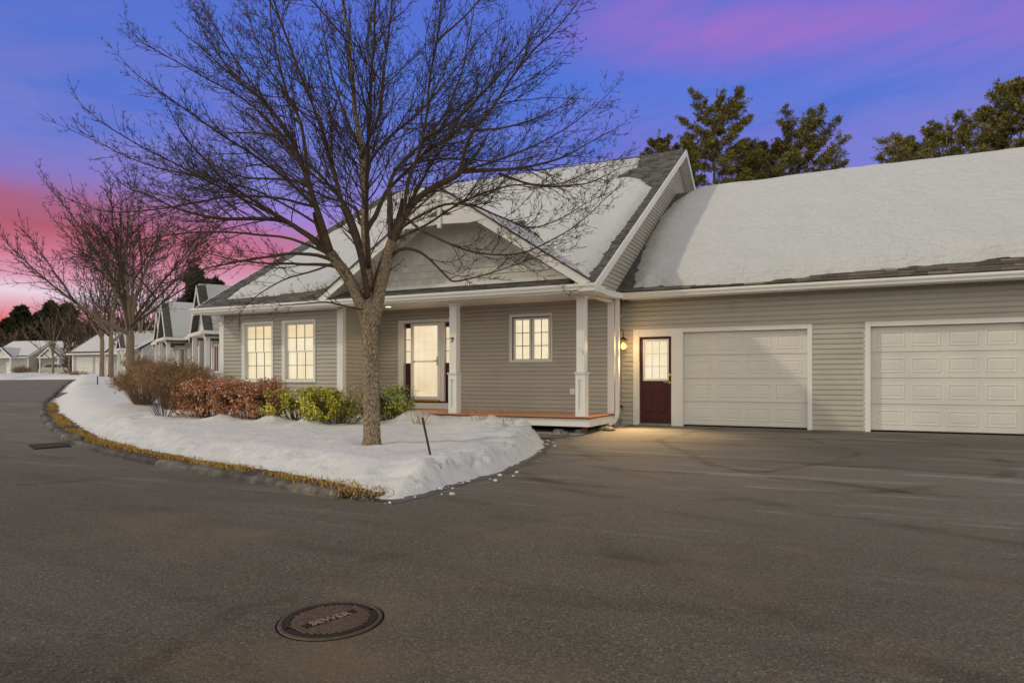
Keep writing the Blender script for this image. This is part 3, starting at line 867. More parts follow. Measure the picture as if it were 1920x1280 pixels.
# gable end wall over the garage roof: wall sheet, sloping boards, rake boards
mb = MB()
tri = [(XR - .06, YG - .6, 1.9), (XR - .06, 28.5, 1.9), (XR - .06, RY, RZ - .12), (XR - .06, EY + .25, mz(EY + .25) - .16), (XR - .06, EY + .25, 1.9)]
tri = [(XR - .10, EY + .3, 1.88), (XR - .10, 2 * RY - EY - .3, 1.88), (XR - .10, RY, RZ - .14), (XR - .10, EY + .3, mz(EY + .3) - .14)]
mb.prism(tri, 0, (.095, 0, 0))
tri = [(XL + .005, EY + .5, 1.88), (XL + .005, 2 * RY - EY - .5, 1.88), (XL + .005, RY, RZ - .14), (XL + .005, EY + .5, mz(EY + .5) - .14)]
mb.prism(tri, 0, (.095, 0, 0))
part('gable_wall', mb, M['siding'], H)
for z, h in rows(2.02, RZ - .45, .108):
    def ylo(zz): return EY + (zz + .14 - EZ) / PM + .02
    def yhi(zz): return GY + (zz - GZ) / PG + .10
    a, a2 = ylo(z), ylo(z + h)
    b, b2 = yhi(z), yhi(z + h)
    if z > GRZ - .1:
        b, b2 = 2 * RY - a, 2 * RY - a2
    clap_x(XR, a, b, z, h, top=(a2, b2))

W2 = M['white2']
def rake(x, w, y0, z0, y1, z1, dep=.20, name='rake_board'):
    mb = MB()
    mb.hexa([(x, y0, z0 - dep), (x + w, y0, z0 - dep), (x + w, y1, z1 - dep), (x, y1, z1 - dep)], [(x, y0, z0), (x + w, y0, z0), (x + w, y1, z1), (x, y1, z1)])
    part(name, mb, W2, H)
rake(RXR - .001, .03, EY - .02, EZ + .005, RY, RZ + .005)
rake(RXR - .001, .03, 2 * RY - EY, EZ + .005, RY + .004, RZ + .005)
rake(RXL - .029, .03, EY - .02, EZ + .005, RY, RZ + .005)
# raked soffits under the verge
mb = MB()
for sgn in (0, 1):
    ya, yb = (EY + .02, RY) if sgn == 0 else (2 * RY - EY, RY)
    for k in range(24):
        t0, t1 = k / 24, (k + 1) / 24 - .002
        y0 = ya + (yb - ya) * t0; y1 = ya + (yb - ya) * t1
        z0 = EZ + (RZ - EZ) * t0 - .13; z1 = EZ + (RZ - EZ) * t1 - .13
        mb.hexa([(XR + .004, y0, z0 - .012), (RXR - .002, y0, z0 - .012), (RXR - .002, y1, z1 - .012), (XR + .004, y1, z1 - .012)], [(XR + .004, y0, z0), (RXR - .002, y0, z0), (RXR - .002, y1, z1), (XR + .004, y1, z1)])
part('rake_soffit', mb, W2, H)

# gutters, fascia, soffits
def gutter(x0, x1, y, zt, name='gutter', ends=True):
    """K-style gutter, front face at y, running along X, rim at zt"""
    mb = MB()
    prof = [(0.105, -.125), (0.035, -.125), (0.025, -.085), (0.0, -.045), (0.0, 0.0), (0.012, 0.0), (0.012, -.04), (0.10, -.11), (0.105, 0.0)]
    b = len(mb.v)
    for x in (x0, x1):
        for (dy, dz) in prof:
            mb.v.append((x, y + dy, zt + dz))
    n = len(prof)
    for k in range(n):
        j = (k + 1) % n
        mb.f.append((k, j, n + j, n + k)); mb.m.append(0)
    mb.f.append(tuple(reversed(range(n)))); mb.m.append(0)
    mb.f.append(tuple(range(n, 2 * n))); mb.m.append(0)
    return mb
gY = EY - .02
part('gutter', gutter(RXL - .03, -4.50, gY - .105, EZ - .005), W2, H)
part('gutter', gutter(-4.66, gx1, GY - .105, GZ - .045), W2, H)
mb = MB(); mb.box(RXL, -4.53, EY - .018, EY + .006, EZ - .17, EZ - .012)
mb.box(-4.66, gx1, GY - .004, GY + .012, GZ - .19, GZ - .03)
part('fascia', mb, W2, H)
# return of the eave along the right side, stepping back to the garage gutter
mb = MB()
mb.box(-4.84, -4.50, EY - .10, EY + .75, 1.795, 1.83)
mb.bevbox(-4.80, -4.505, EY + .006, EY + .62, 1.835, 1.945, .012)
mb.hexa([(-4.80, EY + .60, 1.80), (-4.60, EY + .60, 1.80), (-4.60, GY - .11, 1.88), (-4.80, GY - .11, 1.88)], [(-4.80, EY + .60, 1.92), (-4.60, EY + .60, 1.92), (-4.60, GY - .11, 2.0), (-4.80, GY - .11, 2.0)])
mb.box(-4.95, -4.845, EY + .18, YP - .02, 1.78, 1.895)
part('eave_return', mb, W2, H)
# soffit of the garage eave, with its vent slots
mb = MB()
sz = 1.90
mb.box(-4.60, gx1, GY + .015, YG - .02, sz - .012, sz)
part('soffit', mb, W2, H)
mb = MB()
x = -4.5
while x < 4.9:
    mb.box(x, x + .016, YG - .075, YG - .022, sz - .016, sz - .0125)
    x += .10
part('soffit_vent', mb, M['dark'], H, kind='stuff')
mb = MB(); mb.box(XL - .24, XI - .02, EY + .01, YL - .02, 1.80, 1.815)
part('soffit', mb, W2, H)
# porch ceiling and beam
mb = MB()
nb = 20
for k in range(nb):
    y0 = EY + .22 + (YP - EY - .24) * k / nb
    mb.box(XI + .02, XR - .12, y0, y0 + (YP - EY - .24) / nb - .004, 1.885, 1.90)
mb.box(XI, XR, EY + .2, YP, 1.903, 1.93)
part('porch_ceiling', mb, M['white'], H)
mb = MB(); mb.box(XI - .3, -4.845, EY + .02, EY + .20, 1.80, 1.895)
part('porch_beam', mb, W2, H)

# shingles of the main roof, as far as the snow leaves them bare ---------------
def course_roof(X0, X1, y0, z0, pitch, L, mask, seed):
    r = random.Random(seed)
    mb = MB()
    cs = 1 / math.sqrt(1 + pitch * pitch); sn = pitch * cs
    s = 0.0; row = 0
    def P(x, s_, h): return (x, y0 + s_ * cs - h * sn, z0 + s_ * sn + h * cs)
    while s < L:
        x = X0 - r.uniform(0, .25)
        while x < X1:
            w = r.choice([.12, .17, .23, .28])
            xa, xb = max(x, X0), min(x + w, X1) - .003
            if xb - xa > .02 and mask((xa + xb) / 2, s):
                h = r.choice([.012, .012, .018, .022])
                t = min(s + .16, L)
                mb.hexa([P(xa, s, -.004), P(xb, s, -.004), P(xb, t, -.004), P(xa, t, -.004)], [P(xa, s, h), P(xb, s, h), P(xb, t, .003), P(xa, t, .003)], r.choice([0, 0, 1, 2]))
            x += w
        s += .143; row += 1
    return mb
SM = [simple('roof_shingle_a', (0.125, 0.120, 0.113), 0.9, 0.2, 30, 0.5, 240, spec=.1), simple('roof_shingle_b', (0.090, 0.086, 0.080), 0.9, 0.2, 30, 0.5, 240, spec=.1), simple('roof_shingle_c', (0.165, 0.156, 0.143), 0.9, 0.2, 30, 0.5, 240, spec=.1)]
Lm = math.hypot(RY - EY, RZ - EZ)
csm = 1 / math.sqrt(1 + PM * PM)
SNOW_MAIN = [(-15.45, .45), (-13.6, .55), (-12.3, .70), (-8.45, 4.75), (-8.05, 4.75), (-4.98, .30), (-4.75, .25), (-4.76, 6.55), (-5.05, 7.05), (-5.35, 7.55), (-5.75, 7.75), (-6.3, 7.85), (-6.1, 8.35), (-5.75, 9.1), (-5.9, 10.1), (-15.45, 10.15)]
def bare_main(x, s):
    p = np.array([[x, s]])
    if abs(x + 8.26) < 3.62 * (1 - s * csm / 3.85):
        return False
    if not inside(p, SNOW_MAIN)[0]:
        return True
    return line_dist(p, SNOW_MAIN + SNOW_MAIN[:1])[0] < .35
part('shingles', course_roof(RXL, RXR, EY, EZ, PM, Lm, bare_main, 3), SM, H, kind='stuff')
# ridge cap of the main roof
mb = MB()
x = RXL
while x < RXR - .05:
    mb.hexa([(x, RY - .13, RZ - .078), (min(x + .24, RXR), RY - .13, RZ - .084), (min(x + .24, RXR), RY, RZ + .012), (x, RY, RZ + .022)],
            [(x, RY - .13, RZ - .060), (min(x + .24, RXR), RY - .13, RZ - .072), (min(x + .24, RXR), RY, RZ + .026), (x, RY, RZ + .038)])
    x += .2
part('ridge_cap', mb, M['roof'], H, kind='stuff')
# the garage eave: shingles one by one
r_ = random.Random(11)
csg = 1 / math.sqrt(1 + PG * PG); sng = PG * csg
def Pg(x, s, h): return (x, GY + s * csg - h * sng, GZ + s * sng + h * csg)
shm = [M['shingle'], simple('shingle_pale', (0.20, 0.172, 0.135), 0.9, 0.25, 30, 0.5, 240, rnd=.2, spec=.1)]
for c in range(5):
    s = -.03 + c * .135
    x = [-4.5, -3.0, -1.2, .4, 2.2][c] + r_.uniform(-.2, 0)
    while x < 4.4:
        w = r_.choice([.22, .28, .34, .42])
        h = r_.choice([.012, .016, .024])
        mb = MB()
        mb.hexa([Pg(x, s, -.002), Pg(x + w - .005, s, -.002), Pg(x + w - .005, s + .16, -.002), Pg(x, s + .16, -.002)],
                [Pg(x, s, h), Pg(x + w - .005, s, h), Pg(x + w - .005, s + .16, .004), Pg(x, s + .16, .004)])
        part('roof_shingle', mb, r_.choice(shm[:1] * 3 + shm[1:]), H)
        x += w

# front gable ------------------------------------------------------------------
GPX, GPZ, GFY, GWY, GS = -8.26, 4.33, 13.30, 13.93, 0.645
GHX = (GPZ - 2.02) / GS
def gz_roof(x): return GPZ - GS * abs(x - GPX)
yb_peak = EY + (GPZ - EZ) / PM + .1
mb = MB()
for sg in (-1, 1):
    xe = GPX + sg * GHX
    a = [(GPX, GFY, GPZ), (xe, GFY, gz_roof(xe)), (xe, EY + (gz_roof(xe) - EZ) / PM + .3, gz_roof(xe)), (GPX, yb_peak, GPZ)]
    if sg < 0: a = [a[0], a[3], a[2], a[1]]
    mb.hexa([(p[0], p[1], p[2] - .09) for p in a], a)
part('gable_roof', mb, M['roof'], H)
# gable wall sheet
mb = MB()
wb = 2.21
hw = (GPZ - .12 - wb) / GS
mb.prism([(GPX - hw, GWY + .1, wb), (GPX + hw, GWY + .1, wb), (GPX, GWY + .1, GPZ - .12)], 0, (0, -.098, 0))
part('gable_front', mb, M['shake'], H)
# wall shingles one by one
r_ = random.Random(21)
z = wb + .05
k = 0
while z < GPZ - .3:
    h = .168
    lim = lambda zz: (GPZ - .13 - zz) / GS
    x = GPX - lim(z) - r_.uniform(0, .15)
    while x < GPX + lim(z):
        w = r_.choice([.15, .19, .23, .27, .31]) 
        xa, xb = x + .0025, x + w - .0025
        def cl(xx, zz):
            l = max(lim(zz), .001); return min(max(xx, GPX - l), GPX + l)
        z1 = min(z + h + .01, GPZ - .2)
        pts = [(cl(xa, z), z), (cl(xb, z), z), (cl(xb, z1), z1), (cl(xa, z1), z1)]
        if pts[1][0] - pts[0][0] > .03:
            mb = MB()
            d = .018 + r_.uniform(-.003, .003); dz = r_.uniform(-.004, .004)
            mb.hexa([(pts[0][0], GWY - d, z + dz), (pts[1][0], GWY - d, z + dz), (pts[1][0], GWY + .001, z), (pts[0][0], GWY + .001, z)],
                    [(pts[3][0], GWY - .003, z1), (pts[2][0] + 1e-4, GWY - .003, z1), (pts[2][0] + 1e-4, GWY + .001, z1), (pts[3][0], GWY + .001, z1)])
            part('wall_shingle', mb, M['shake'], H)
        x += w
    z += h; k += 1
# white band below, skirt of shingles down to the gutter
mb = MB(); mb.box(GPX - hw - .05, GPX + hw + .05, GWY - .045, GWY + .002, wb - .02, wb + .05)
part('band_board', mb, W2, H)
sk = (wb - .04 - EZ) / (GWY - EY)
part('skirt_shingles', course_roof(-11.3, -5.15, EY, EZ + .004, sk, math.hypot(GWY - EY, wb - .04 - EZ), lambda x, s: True, 8), SM, H, kind='stuff')
# rakes of the gable: fascia board, outer drip edge, soffit
for sg in (-1, 1):
    xe = GPX + sg * (GHX + .02)
    ze = gz_roof(xe)
    mb = MB()
    y0 = GFY - .035
    o = [(GPX, y0, GPZ + .005), (xe, y0, ze + .005), (xe, y0, ze - .19), (GPX, y0, GPZ - .225)]
    if sg > 0: o = o[::-1]
    mb.prism(o, 0, (0, .034, 0))
    part('rake_board', mb, W2, H)
    mb = MB()
    o = [(GPX, GFY - .06, GPZ + .045), (xe, GFY - .06, ze + .045), (xe, GFY - .06, ze + .008), (GPX, GFY - .06, GPZ + .008)]
    if sg > 0: o = o[::-1]
    mb.prism(o, 0, (0, .30, 0))
    part('verge_shingles', mb, M['roof'], H)
    mb = MB()
    ns = 14
    for q in range(ns):
        ta, tb = q / ns, (q + 1) / ns - .004
        xa = GPX + (xe - GPX) * ta; xb = GPX + (xe - GPX) * tb
        za, zb = gz_roof(xa) - .13, gz_roof(xb) - .13
        mb.hexa([(xa, GFY, za - .01), (xb, GFY, zb - .01), (xb, GWY - .002, zb - .01), (xa, GWY - .002, za - .01)], [(xa, GFY, za), (xb, GFY, zb), (xb, GWY - .002, zb), (xa, GWY - .002, za)])
    part('rake_soffit', mb, W2, H)
# truss ornament in the peak: king post, arched tie and two infill triangles
mb = MB()
y0 = GFY - .05
mb.bevbox(GPX - .05, GPX + .05, y0 - .03, y0 + .05, GPZ - .90, GPZ + .0, .012)
part('king_post', mb, W2, H)
for sg in (-1, 1):
    mb = MB()
    o = [(.051, -.06), (.90, -.62), (.36, -.62), (.051, -.46)]
    o = [(GPX + sg * a, y0, GPZ + b) for a, b in o]
    if sg < 0: o = o[::-1]
    mb.prism(o, 0, (0, .035, 0))
    part('gusset', mb, W2, H)
mb = MB()
for sg in (-1, 1):
    o = [(.051, -.621), (.91, -.621), (1.18, -.80), (.75, -.84), (.051, -.80)]
    o = [(GPX + sg * a, y0, GPZ + b) for a, b in o]
    if sg < 0: o = o[::-1]
    mb.prism(o, 0, (0, .035, 0))
part('collar_tie', mb, W2, H)

# corner boards, downspout -----------------------------------------------------
mb = MB(); mb.bevbox(XR - .135, XR + .012, YP - .028, YP - .0, DK - .25, 1.885, .004)
mb.bevbox(XR + .0035, XR + .026, YP - .026, YP + .10, DK - .25, 1.885, .004)
part('corner_board', mb, W2, H)
mb = MB(); mb.bevbox(XI - .165, XI + .012, YL - .028, YL, -1.1, 1.86, .004)
mb.bevbox(XI + .0035, XI + .026, YL - .026, YL + .10, -1.1, 1.86, .004)
part('corner_board', mb, W2, H)
mb = MB(); mb.bevbox(XL - .01, XL + .165, YL - .028, YL, -1.1, 1.86, .004)
part('corner_board', mb, W2, H)
mb = MB()
dx, dy = XR + .10, YP + .0
def rect_tube(pts, wx, wy):
    b = len(mb.v)
    for i, p in enumerate(pts):
        a = Vector(pts[max(i - 1, 0)]); c = Vector(pts[min(i + 1, len(pts) - 1)])
        t = (c - a).normalized()
        s = Vector((1, 0, 0)) if abs(t.x) < .9 else Vector((0, 1, 0))
        n_ = t.cross(s).normalized()
        s = n_.cross(t).normalized()
        for (u, v) in ((-1, -1), (-.55, -1), (-.45, -.86), (-.1, -.86), (0, -1), (.1, -.86), (.45, -.86), (.55, -1), (1, -1), (1, 1), (-1, 1)):
            q = Vector(p) + s * (u * wx / 2) + n_ * (v * wy / 2)
            mb.v.append(tuple(q))
    n = 11
    for i in range(len(pts) - 1):
        for k in range(n):
            j = (k + 1) % n
            mb.f.append((b + i * n + k, b + i * n + j, b + (i + 1) * n + j, b + (i + 1) * n + k)); mb.m.append(0)
    mb.f.append(tuple(b + k for k in range(n))); mb.m.append(0)
    mb.f.append(tuple(b + (len(pts) - 1) * n + k for k in reversed(range(n)))); mb.m.append(0)
rect_tube([(dx, dy, 1.90), (dx, dy, -.74), (dx - .01, dy - .03, -.86), (dx - .04, dy - .10, -.95), (dx - .08, dy - .22, -1.0), (dx - .12, dy - .36, -1.03)], .085, .07)
for zc in (1.0, -.2):
    mb.box(dx - .05, dx + .05, dy - .042, dy + .03, zc, zc + .03)
part('downspout', mb, W2, H)

# left wing windows ------------------------------------------------------------
def casing(mb, x0, x1, z0, z1, gx0_, gx1_, gz0, gz1, y, d=.03):
    mb.bevbox(x0, gx0_ - .05, y - d, y, z0, z1, .004)
    mb.bevbox(gx1_ + .05, x1, y - d, y, z0, z1, .004)
    mb.bevbox(gx0_ - .05, gx1_ + .05, y - d + .001, y, gz1 + .05, z1, .004)
    mb.bevbox(gx0_ - .05, gx1_ + .05, y - d + .001, y, z0, gz0 - .02, .004)
def dh_window(x0, x1, z0, z1, gx0_, gx1_, gz0, gz1, zm, y, name='window'):
    mb = MB(); casing(mb, x0, x1, z0, z1, gx0_, gx1_, gz0, gz1, y - .012, .028)
    mb.box(x0 - .02, x1 + .02, y - .06, y - .0125, z0 - .025, z0 + .001)        # sill nosing
    wnd = part(name, mb, M['white'], H)
    mb = MB()
    fr = .05
    for (a, b, c, d_, yy) in ((gx0_, gx1_, zm, gz1, y + .035), (gx0_, gx1_, gz0, zm, y + .06)):
        mb.box(a - fr, a, yy - .02, yy + .02, c - .02, d_ + fr - .0)
        mb.box(b, b + fr, yy - .02, yy + .02, c - .02, d_ + fr)
        mb.box(a, b, yy - .019, yy + .019, d_ - .001, d_ + (fr if d_ == gz1 else .012))
        mb.box(a, b, yy - .019, yy + .019, c - (.02 if c == gz0 else .014), c + (.0 if c == gz0 else .012))
    # jambs of the opening
    mb.box(gx0_ - .056, gx0_ - .051, y - .01, y + .12, gz0 - .02, gz1 + .05)
    mb.box(gx1_ + .051, gx1_ + .056, y - .01, y + .12, gz0 - .02, gz1 + .05)
    part('sash', mb, M['white'], wnd)
    mw = .017
    for (c, d_, yy, topsash) in ((zm + .012, gz1, y + .030, True), (gz0, zm - .014, y + .056, False)):
        W_ = gx1_ - gx0_
        for i in range(3):
            for j in range(2):
                xa = gx0_ + W_ * i / 3; xb = gx0_ + W_ * (i + 1) / 3
                za = c + (d_ - c) * j / 2; zb = c + (d_ - c) * (j + 1) / 2
                mb = MB()
                mb.box(xa + .002, xb - .002, yy + .012, yy + .018, za + .002, zb - .002)
                part('pane', mb, M['lit_blind'] if (topsash and j == 1) else M['lit'], wnd)
        mb = MB()
        for i in (1, 2):
            xm = gx0_ + W_ * i / 3
            mb.box(xm - mw / 2, xm + mw / 2, yy - .006, yy + .0115, c, d_)
        mm = (c + d_) / 2
        mb.box(gx0_, gx1_, yy - .004, yy + .0110, mm - mw / 2, mm + mw / 2)
        part('muntin', mb, M['muntin'], wnd)
    return wnd
dh_window(-15.055, -13.882, -.05, 1.58, -14.89, -13.998, .015, 1.45, .747, YL)
dh_window(-13.575, -12.407, -.05, 1.58, -13.413, -12.533, .015, 1.45, .747, YL)

# casement pair on the porch
x0, x1, z0, z1 = -7.526, -6.362, .422, 1.62
mb = MB(); casing(mb, x0, x1, z0, z1, -7.40, -6.455, .50, 1.50, YP - .014, .026)
cw = part('casement_window', mb, M['white'], H)
for (ga, gb) in ((-7.37, -6.99), (-6.86, -6.482)):
    mb = MB()
    zz0, zz1 = .508, 1.476
    mb.bevbox(ga - .055, ga, YP - .005, YP + .045, zz0 - .05, zz1 + .05, .004)
    mb.bevbox(gb, gb + .055, YP - .005, YP + .045, zz0 - .05, zz1 + .05, .004)
    mb.bevbox(ga, gb, YP - .004, YP + .045, zz1, zz1 + .05, .004)
    mb.bevbox(ga, gb, YP - .004, YP + .045, zz0 - .05, zz0, .004)
    part('sash', mb, M['white'], cw)
    for i in range(2):
        for j in range(3):
            mb = MB()
            xa = ga + (gb - ga) * i / 2; xb = ga + (gb - ga) * (i + 1) / 2
            za = zz0 + (zz1 - zz0) * j / 3; zb = zz0 + (zz1 - zz0) * (j + 1) / 3
            mb.box(xa + .002, xb - .002, YP + .028, YP + .034, za + .002, zb - .002)
            part('pane', mb, M['lit'], cw)
    mb = MB()
    mb.box((ga + gb) / 2 - .009, (ga + gb) / 2 + .009, YP + .012, YP + .0275, zz0, zz1)
    for j in (1, 2):
        zc = zz0 + (zz1 - zz0) * j / 3
        mb.box(ga, gb, YP + .014, YP + .027, zc - .009, zc + .009)
    part('muntin', mb, M['muntin'], cw)

# front door ---------------------------------------------------------------------
DX0, DX1 = -10.892, -9.14
mb = MB()
mb.bevbox(DX0, DX0 + .17, YP - .045, YP + .10, DK + .17, 1.60, .006)
mb.bevbox(DX1 - .10, DX1, YP - .045, YP + .10, DK + .17, 1.60, .006)
mb.bevbox(DX0 + .171, DX1 - .101, YP - .044, YP + .10, 1.51, 1.60, .006)
mb.bevbox(-9.55, -9.435, YP - .03, YP + .10, DK + .21, 1.509, .006)
fd = part('door_frame', mb, M['white'], H)
mb = MB(); mb.bevbox(DX0 + .02, DX1 - .02, YP - .04, YP - .002, DK + .005, DK + .168, .006)
part('kick_board', mb, M['white'], H)
for (xa, xb) in ((-10.70, -10.50), (-9.43, -9.245)):
    mb = MB()
    mb.box(xa, xb, YP + .045, YP + .075, DK + .21, .425)
    mb.bevbox(xa + .045, xb - .045, YP + .03, YP + .046, DK + .30, .34, .008)
    sl = part('sidelight', mb, M['red'], H)
    mb = MB(); mb.box(xa, xb, YP + .045, YP + .075, 1.392, 1.505); part('top_rail', mb, M['red'], sl)
    for j in range(3):
        mb = MB()
        za = .433 + .953 * j / 3; zb = .433 + .953 * (j + 1) / 3
        mb.box(xa + .02, xb - .02, YP + .05, YP + .056, za + .008, zb - .008)
        part('pane', mb, M['lit_door'], sl)
    mb = MB()
    for j in range(0, 4):
        za = .433 + .953 * j / 3
        mb.box(xa + .02, xb - .02, YP + .038, YP + .0495, za - .008, za + .008)
    part('muntin', mb, M['muntin'], sl)
    mb = MB(); mb.box(xa, xa + .019, YP + .037, YP + .07, .427, 1.39); mb.box(xb - .019, xb, YP + .037, YP + .07, .427, 1.39)
    part('rail', mb, M['white'], sl)
SX0, SX1, SZ0, SZ1 = -10.492, -9.555, -.555, 1.50
mb = MB()
gA, gB, gC, gD = -10.40, -9.648, -.452, 1.425
mb.bevbox(SX0, gA, YP - .03, YP + .02, SZ0, SZ1, .008)
mb.bevbox(gB, SX1, YP - .03, YP + .02, SZ0, SZ1, .008)
mb.bevbox(gA, gB, YP - .029, YP + .02, gD, SZ1, .008)
mb.bevbox(gA, gB, YP - .029, YP + .02, SZ0, gC, .008)
sd = part('storm_door', mb, M['white2'], H)
mb = MB(); mb.box(gA + .001, gB - .001, YP + .0, YP + .008, gC + .001, gD - .001); part('glass', mb, M['lit_door'], sd)
mb = MB(); mb.box(gA + .001, gB - .02, YP - .05, YP - .006, .462, .492); mb.box(gA + .02, gA + .05, YP - .05, YP - .001, .455, .50); part('push_bar', mb, M['steel'], sd)
mb = MB(); mb.bevbox(-9.66, -9.625, YP - .055, YP - .031, .37, .61, .005); mb.tube([(-9.64, YP - .05, .50), (-9.64, YP - .09, .50), (-9.70, YP - .095, .50)], .012, 6); part('handle', mb, M['steel'], sd)
mb = MB(); mb.box(SX0 + .02, SX1 - .02, YP - .045, YP - .0305, SZ0 - .03, SZ0 + .022); part('sweep', mb, M['brass'], sd)
mb = MB(); mb.box(SX0 - .005, SX1 - .02, YP - .05, YP - .03, 1.502, 1.518); part('drip_cap', mb, M['muntin'], sd)

# porch deck -------------------------------------------------------------------
PX0 = XI + .03
mb = MB()
mb.box(PX0, XR - .012, 13.668, 13.70, DK - .215, DK - .05)
mb.box(XR - .012, XR + .018, 13.67, YP - .03, DK - .215, DK - .05)
mb.box(PX0, XR - .03, 13.672, 13.70, DK - .055, DK - .03)
dk = part('porch_deck', mb, M['white2'], H)
nbd = 13
bw = (YP - .03 - 13.64) / nbd
for k in range(nbd):
    mb = MB()
    y0 = 13.64 + bw * k
    mb.bevbox(PX0, XR + .03, y0, y0 + bw - .006, DK - .028, DK, .006)
    part('deck_board', mb, M['deck'] if k else M['deck'], dk)
mb = MB(); mb.box(XR - .05, XR + .045, 13.63, YP - .03, DK - .045, DK - .029); mb.box(PX0, XR + .045, 13.625, 13.665, DK - .045, DK - .029)
part('nosing', mb, M['deck_edge'], dk)
mb = MB(); mb.box(-5.0, -4.90, 13.72, 13.82, -1.22, DK - .2); part('footing_post', mb, M['deck_edge'], dk)
mb = MB(); mb.box(PX0, XR - .25, 14.4, 14.5, -1.3, DK - .2); part('footing_wall', mb, M['dark'], dk)
mb = MB(); mb.box(XR - .01, XR + .002, YP + .0, YG, GF - .12, GF + .15); part('foundation', mb, M['concrete'], H)

def porch_post(xc):
    yc = 13.78
    mb = MB()
    hw_ = .093
    mb.bevbox(xc - hw_, xc + hw_, yc - hw_, yc + hw_, .16, 1.80, .006)
    po = part('porch_post', mb, M['white2'], H)
    mb = MB()
    mb.bevbox(xc - .135, xc + .135, yc - .135, yc + .135, .125, .155, .006)
    mb.bevbox(xc - .118, xc + .118, yc - .118, yc + .118, .09, .124, .006)
    part('post_cap', mb, M['white2'], po)
    mb = MB()
    hb = .108
    mb.box(xc - hb, xc - .045, yc - hb, yc + hb, DK + .002, .089)
    mb.box(xc + .045, xc + hb, yc - hb, yc + hb, DK + .002, .089)
    mb.box(xc - .0449, xc + .0449, yc - hb, yc + hb, DK + .002, DK + .13)
    mb.box(xc - .0449, xc + .0449, yc - hb, yc + hb, .0, .089)
    mb.box(xc - .0449, xc + .0449, yc - hb + .025, yc + hb - .025, DK + .13, .0)
    part('post_base', mb, M['white2'], po)
    mb = MB()
    mb.bevbox(xc - .13, xc + .13, yc - .13, yc + .13, 1.74, 1.798, .012)
    part('capital', mb, M['white2'], po)
    return po
p1 = porch_post(-8.17); p2 = porch_post(-5.02)
# house number: a flat black 7
mb = MB()
nx, nz, ny = -8.185, .86, 13.78 - .093 - .012
def strip(pts):
    mb.prism([(nx + a, ny, nz + b) for a, b in pts], 0, (0, .011, 0))
strip([(-.042, .112), (.045, .112), (.045, .090), (-.042, .090)][::-1])
strip([(.022, .091), (.045, .091), (.012, .030), (-.002, 0.0), (-.022, 0.0), (-.008, .04)][::-1])
strip([(-.042, .0899), (-.032, .0899), (-.034, .072), (-.042, .068)][::-1])
part('house_number', mb, M['dark'], p1)
mb = MB()
fx, fy, fz = -5.03, 13.78 - .095, .62
mb.tube([(fx, fy, fz), (fx, fy - .03, fz)], .035, 8); mb.tube([(fx, fy - .02, fz), (fx + .05, fy - .09, fz - .05), (fx + .09, fy - .10, fz - .10)], .016, 6)
mb.tube([(fx - .03, fy - .03, fz + .03), (fx - .02, fy - .07, fz + .06)], .010, 5)
part('flag_bracket', mb, M['white2'], p2)
# small fittings on the walls
mb = MB(); mb.bevbox(-5.90, -5.77, YP - .07, YP - .015, -.37, -.21, .012); part('outlet_cover', mb, M['white'], H)
mb = MB(); mb.bevbox(-8.37, -8.33, YP - .03, YP - .012, 1.09, 1.15, .005); mb.tube([(-8.345, YP - .03, 1.13), (-8.345, YP - .07, 1.10), (-8.36, YP - .075, 1.14)], .007, 5); part('hook', mb, M['steel'], H)
mb = MB(); mb.bevbox(-4.80, -4.76, YP + .2, YP + .25, -.30, -.12, .004); part('wall_switch', mb, M['white'], H)
mb = MB(); mb.tube([(XR + .01, YP + .35, -.66), (XR + .10, YP + .35, -.66), (XR + .12, YP + .33, -.70)], .018, 7); mb.lathe((XR + .09, YP + .35, -.65), [(.035, 0), (.04, .012), (.02, .03)], 10); part('hose_tap', mb, M['bronze'], H)
# recessed lamp in the porch ceiling
mb = MB()
lx, ly = -10.55, 14.45
mb.lathe((lx, ly, 1.868), [(.075, 0), (.095, .008), (.095, .0165)], 20)
rl = part('downlight', mb, M['white'], H)
mb = MB(); mb.lathe((lx, ly, 1.862), [(.065, 0), (.07, .005)], 20); part('lens', mb, M['downlight'], rl)
ld = bpy.data.lights.new('downlight_lamp', 'SPOT'); ld.energy = 26; ld.spot_size = math.radians(120); ld.spot_blend = .6; ld.color = (1, .75, .45); ld.shadow_soft_size = .06
lo = bpy.data.objects.new('downlight_lamp', ld); COL.objects.link(lo); lo.location = (lx, ly, 1.84)

# garage: entry door, two overhead doors, casings --------------------------------
CY = YG - .03
mb = MB()
mb.bevbox(-4.525, -4.38, CY, YG + .06, GF - .03, 1.19, .004)
mb.bevbox(-3.615, -3.345, CY, YG + .12, GF - .03, 1.19, .004)
mb.bevbox(-4.379, -3.616, CY + .001, YG + .06, 1.012, 1.19, .004)
mb.bevbox(-3.344, -.69, CY + .001, YG + .12, 1.092, 1.19, .004)
mb.bevbox(-.689, -.594, CY, YG + .12, GF - .03, 1.19, .004)
part('door_casing', mb, M['white'], H)
mb = MB()
mb.bevbox(.414, .515, CY, YG + .12, GF - .03, 1.195, .004)
mb.bevbox(.516, 3.139, CY + .001, YG + .12, 1.095, 1.195, .004)
mb.bevbox(3.14, 3.30, CY, YG + .12, GF - .03, 1.195, .004)
part('door_casing', mb, M['white'], H)
mb = MB(); mb.box(.385, .4135, YG - .02, YG + .0, GF + .02, .98); part('trim_strip', mb, M['white2'], H)
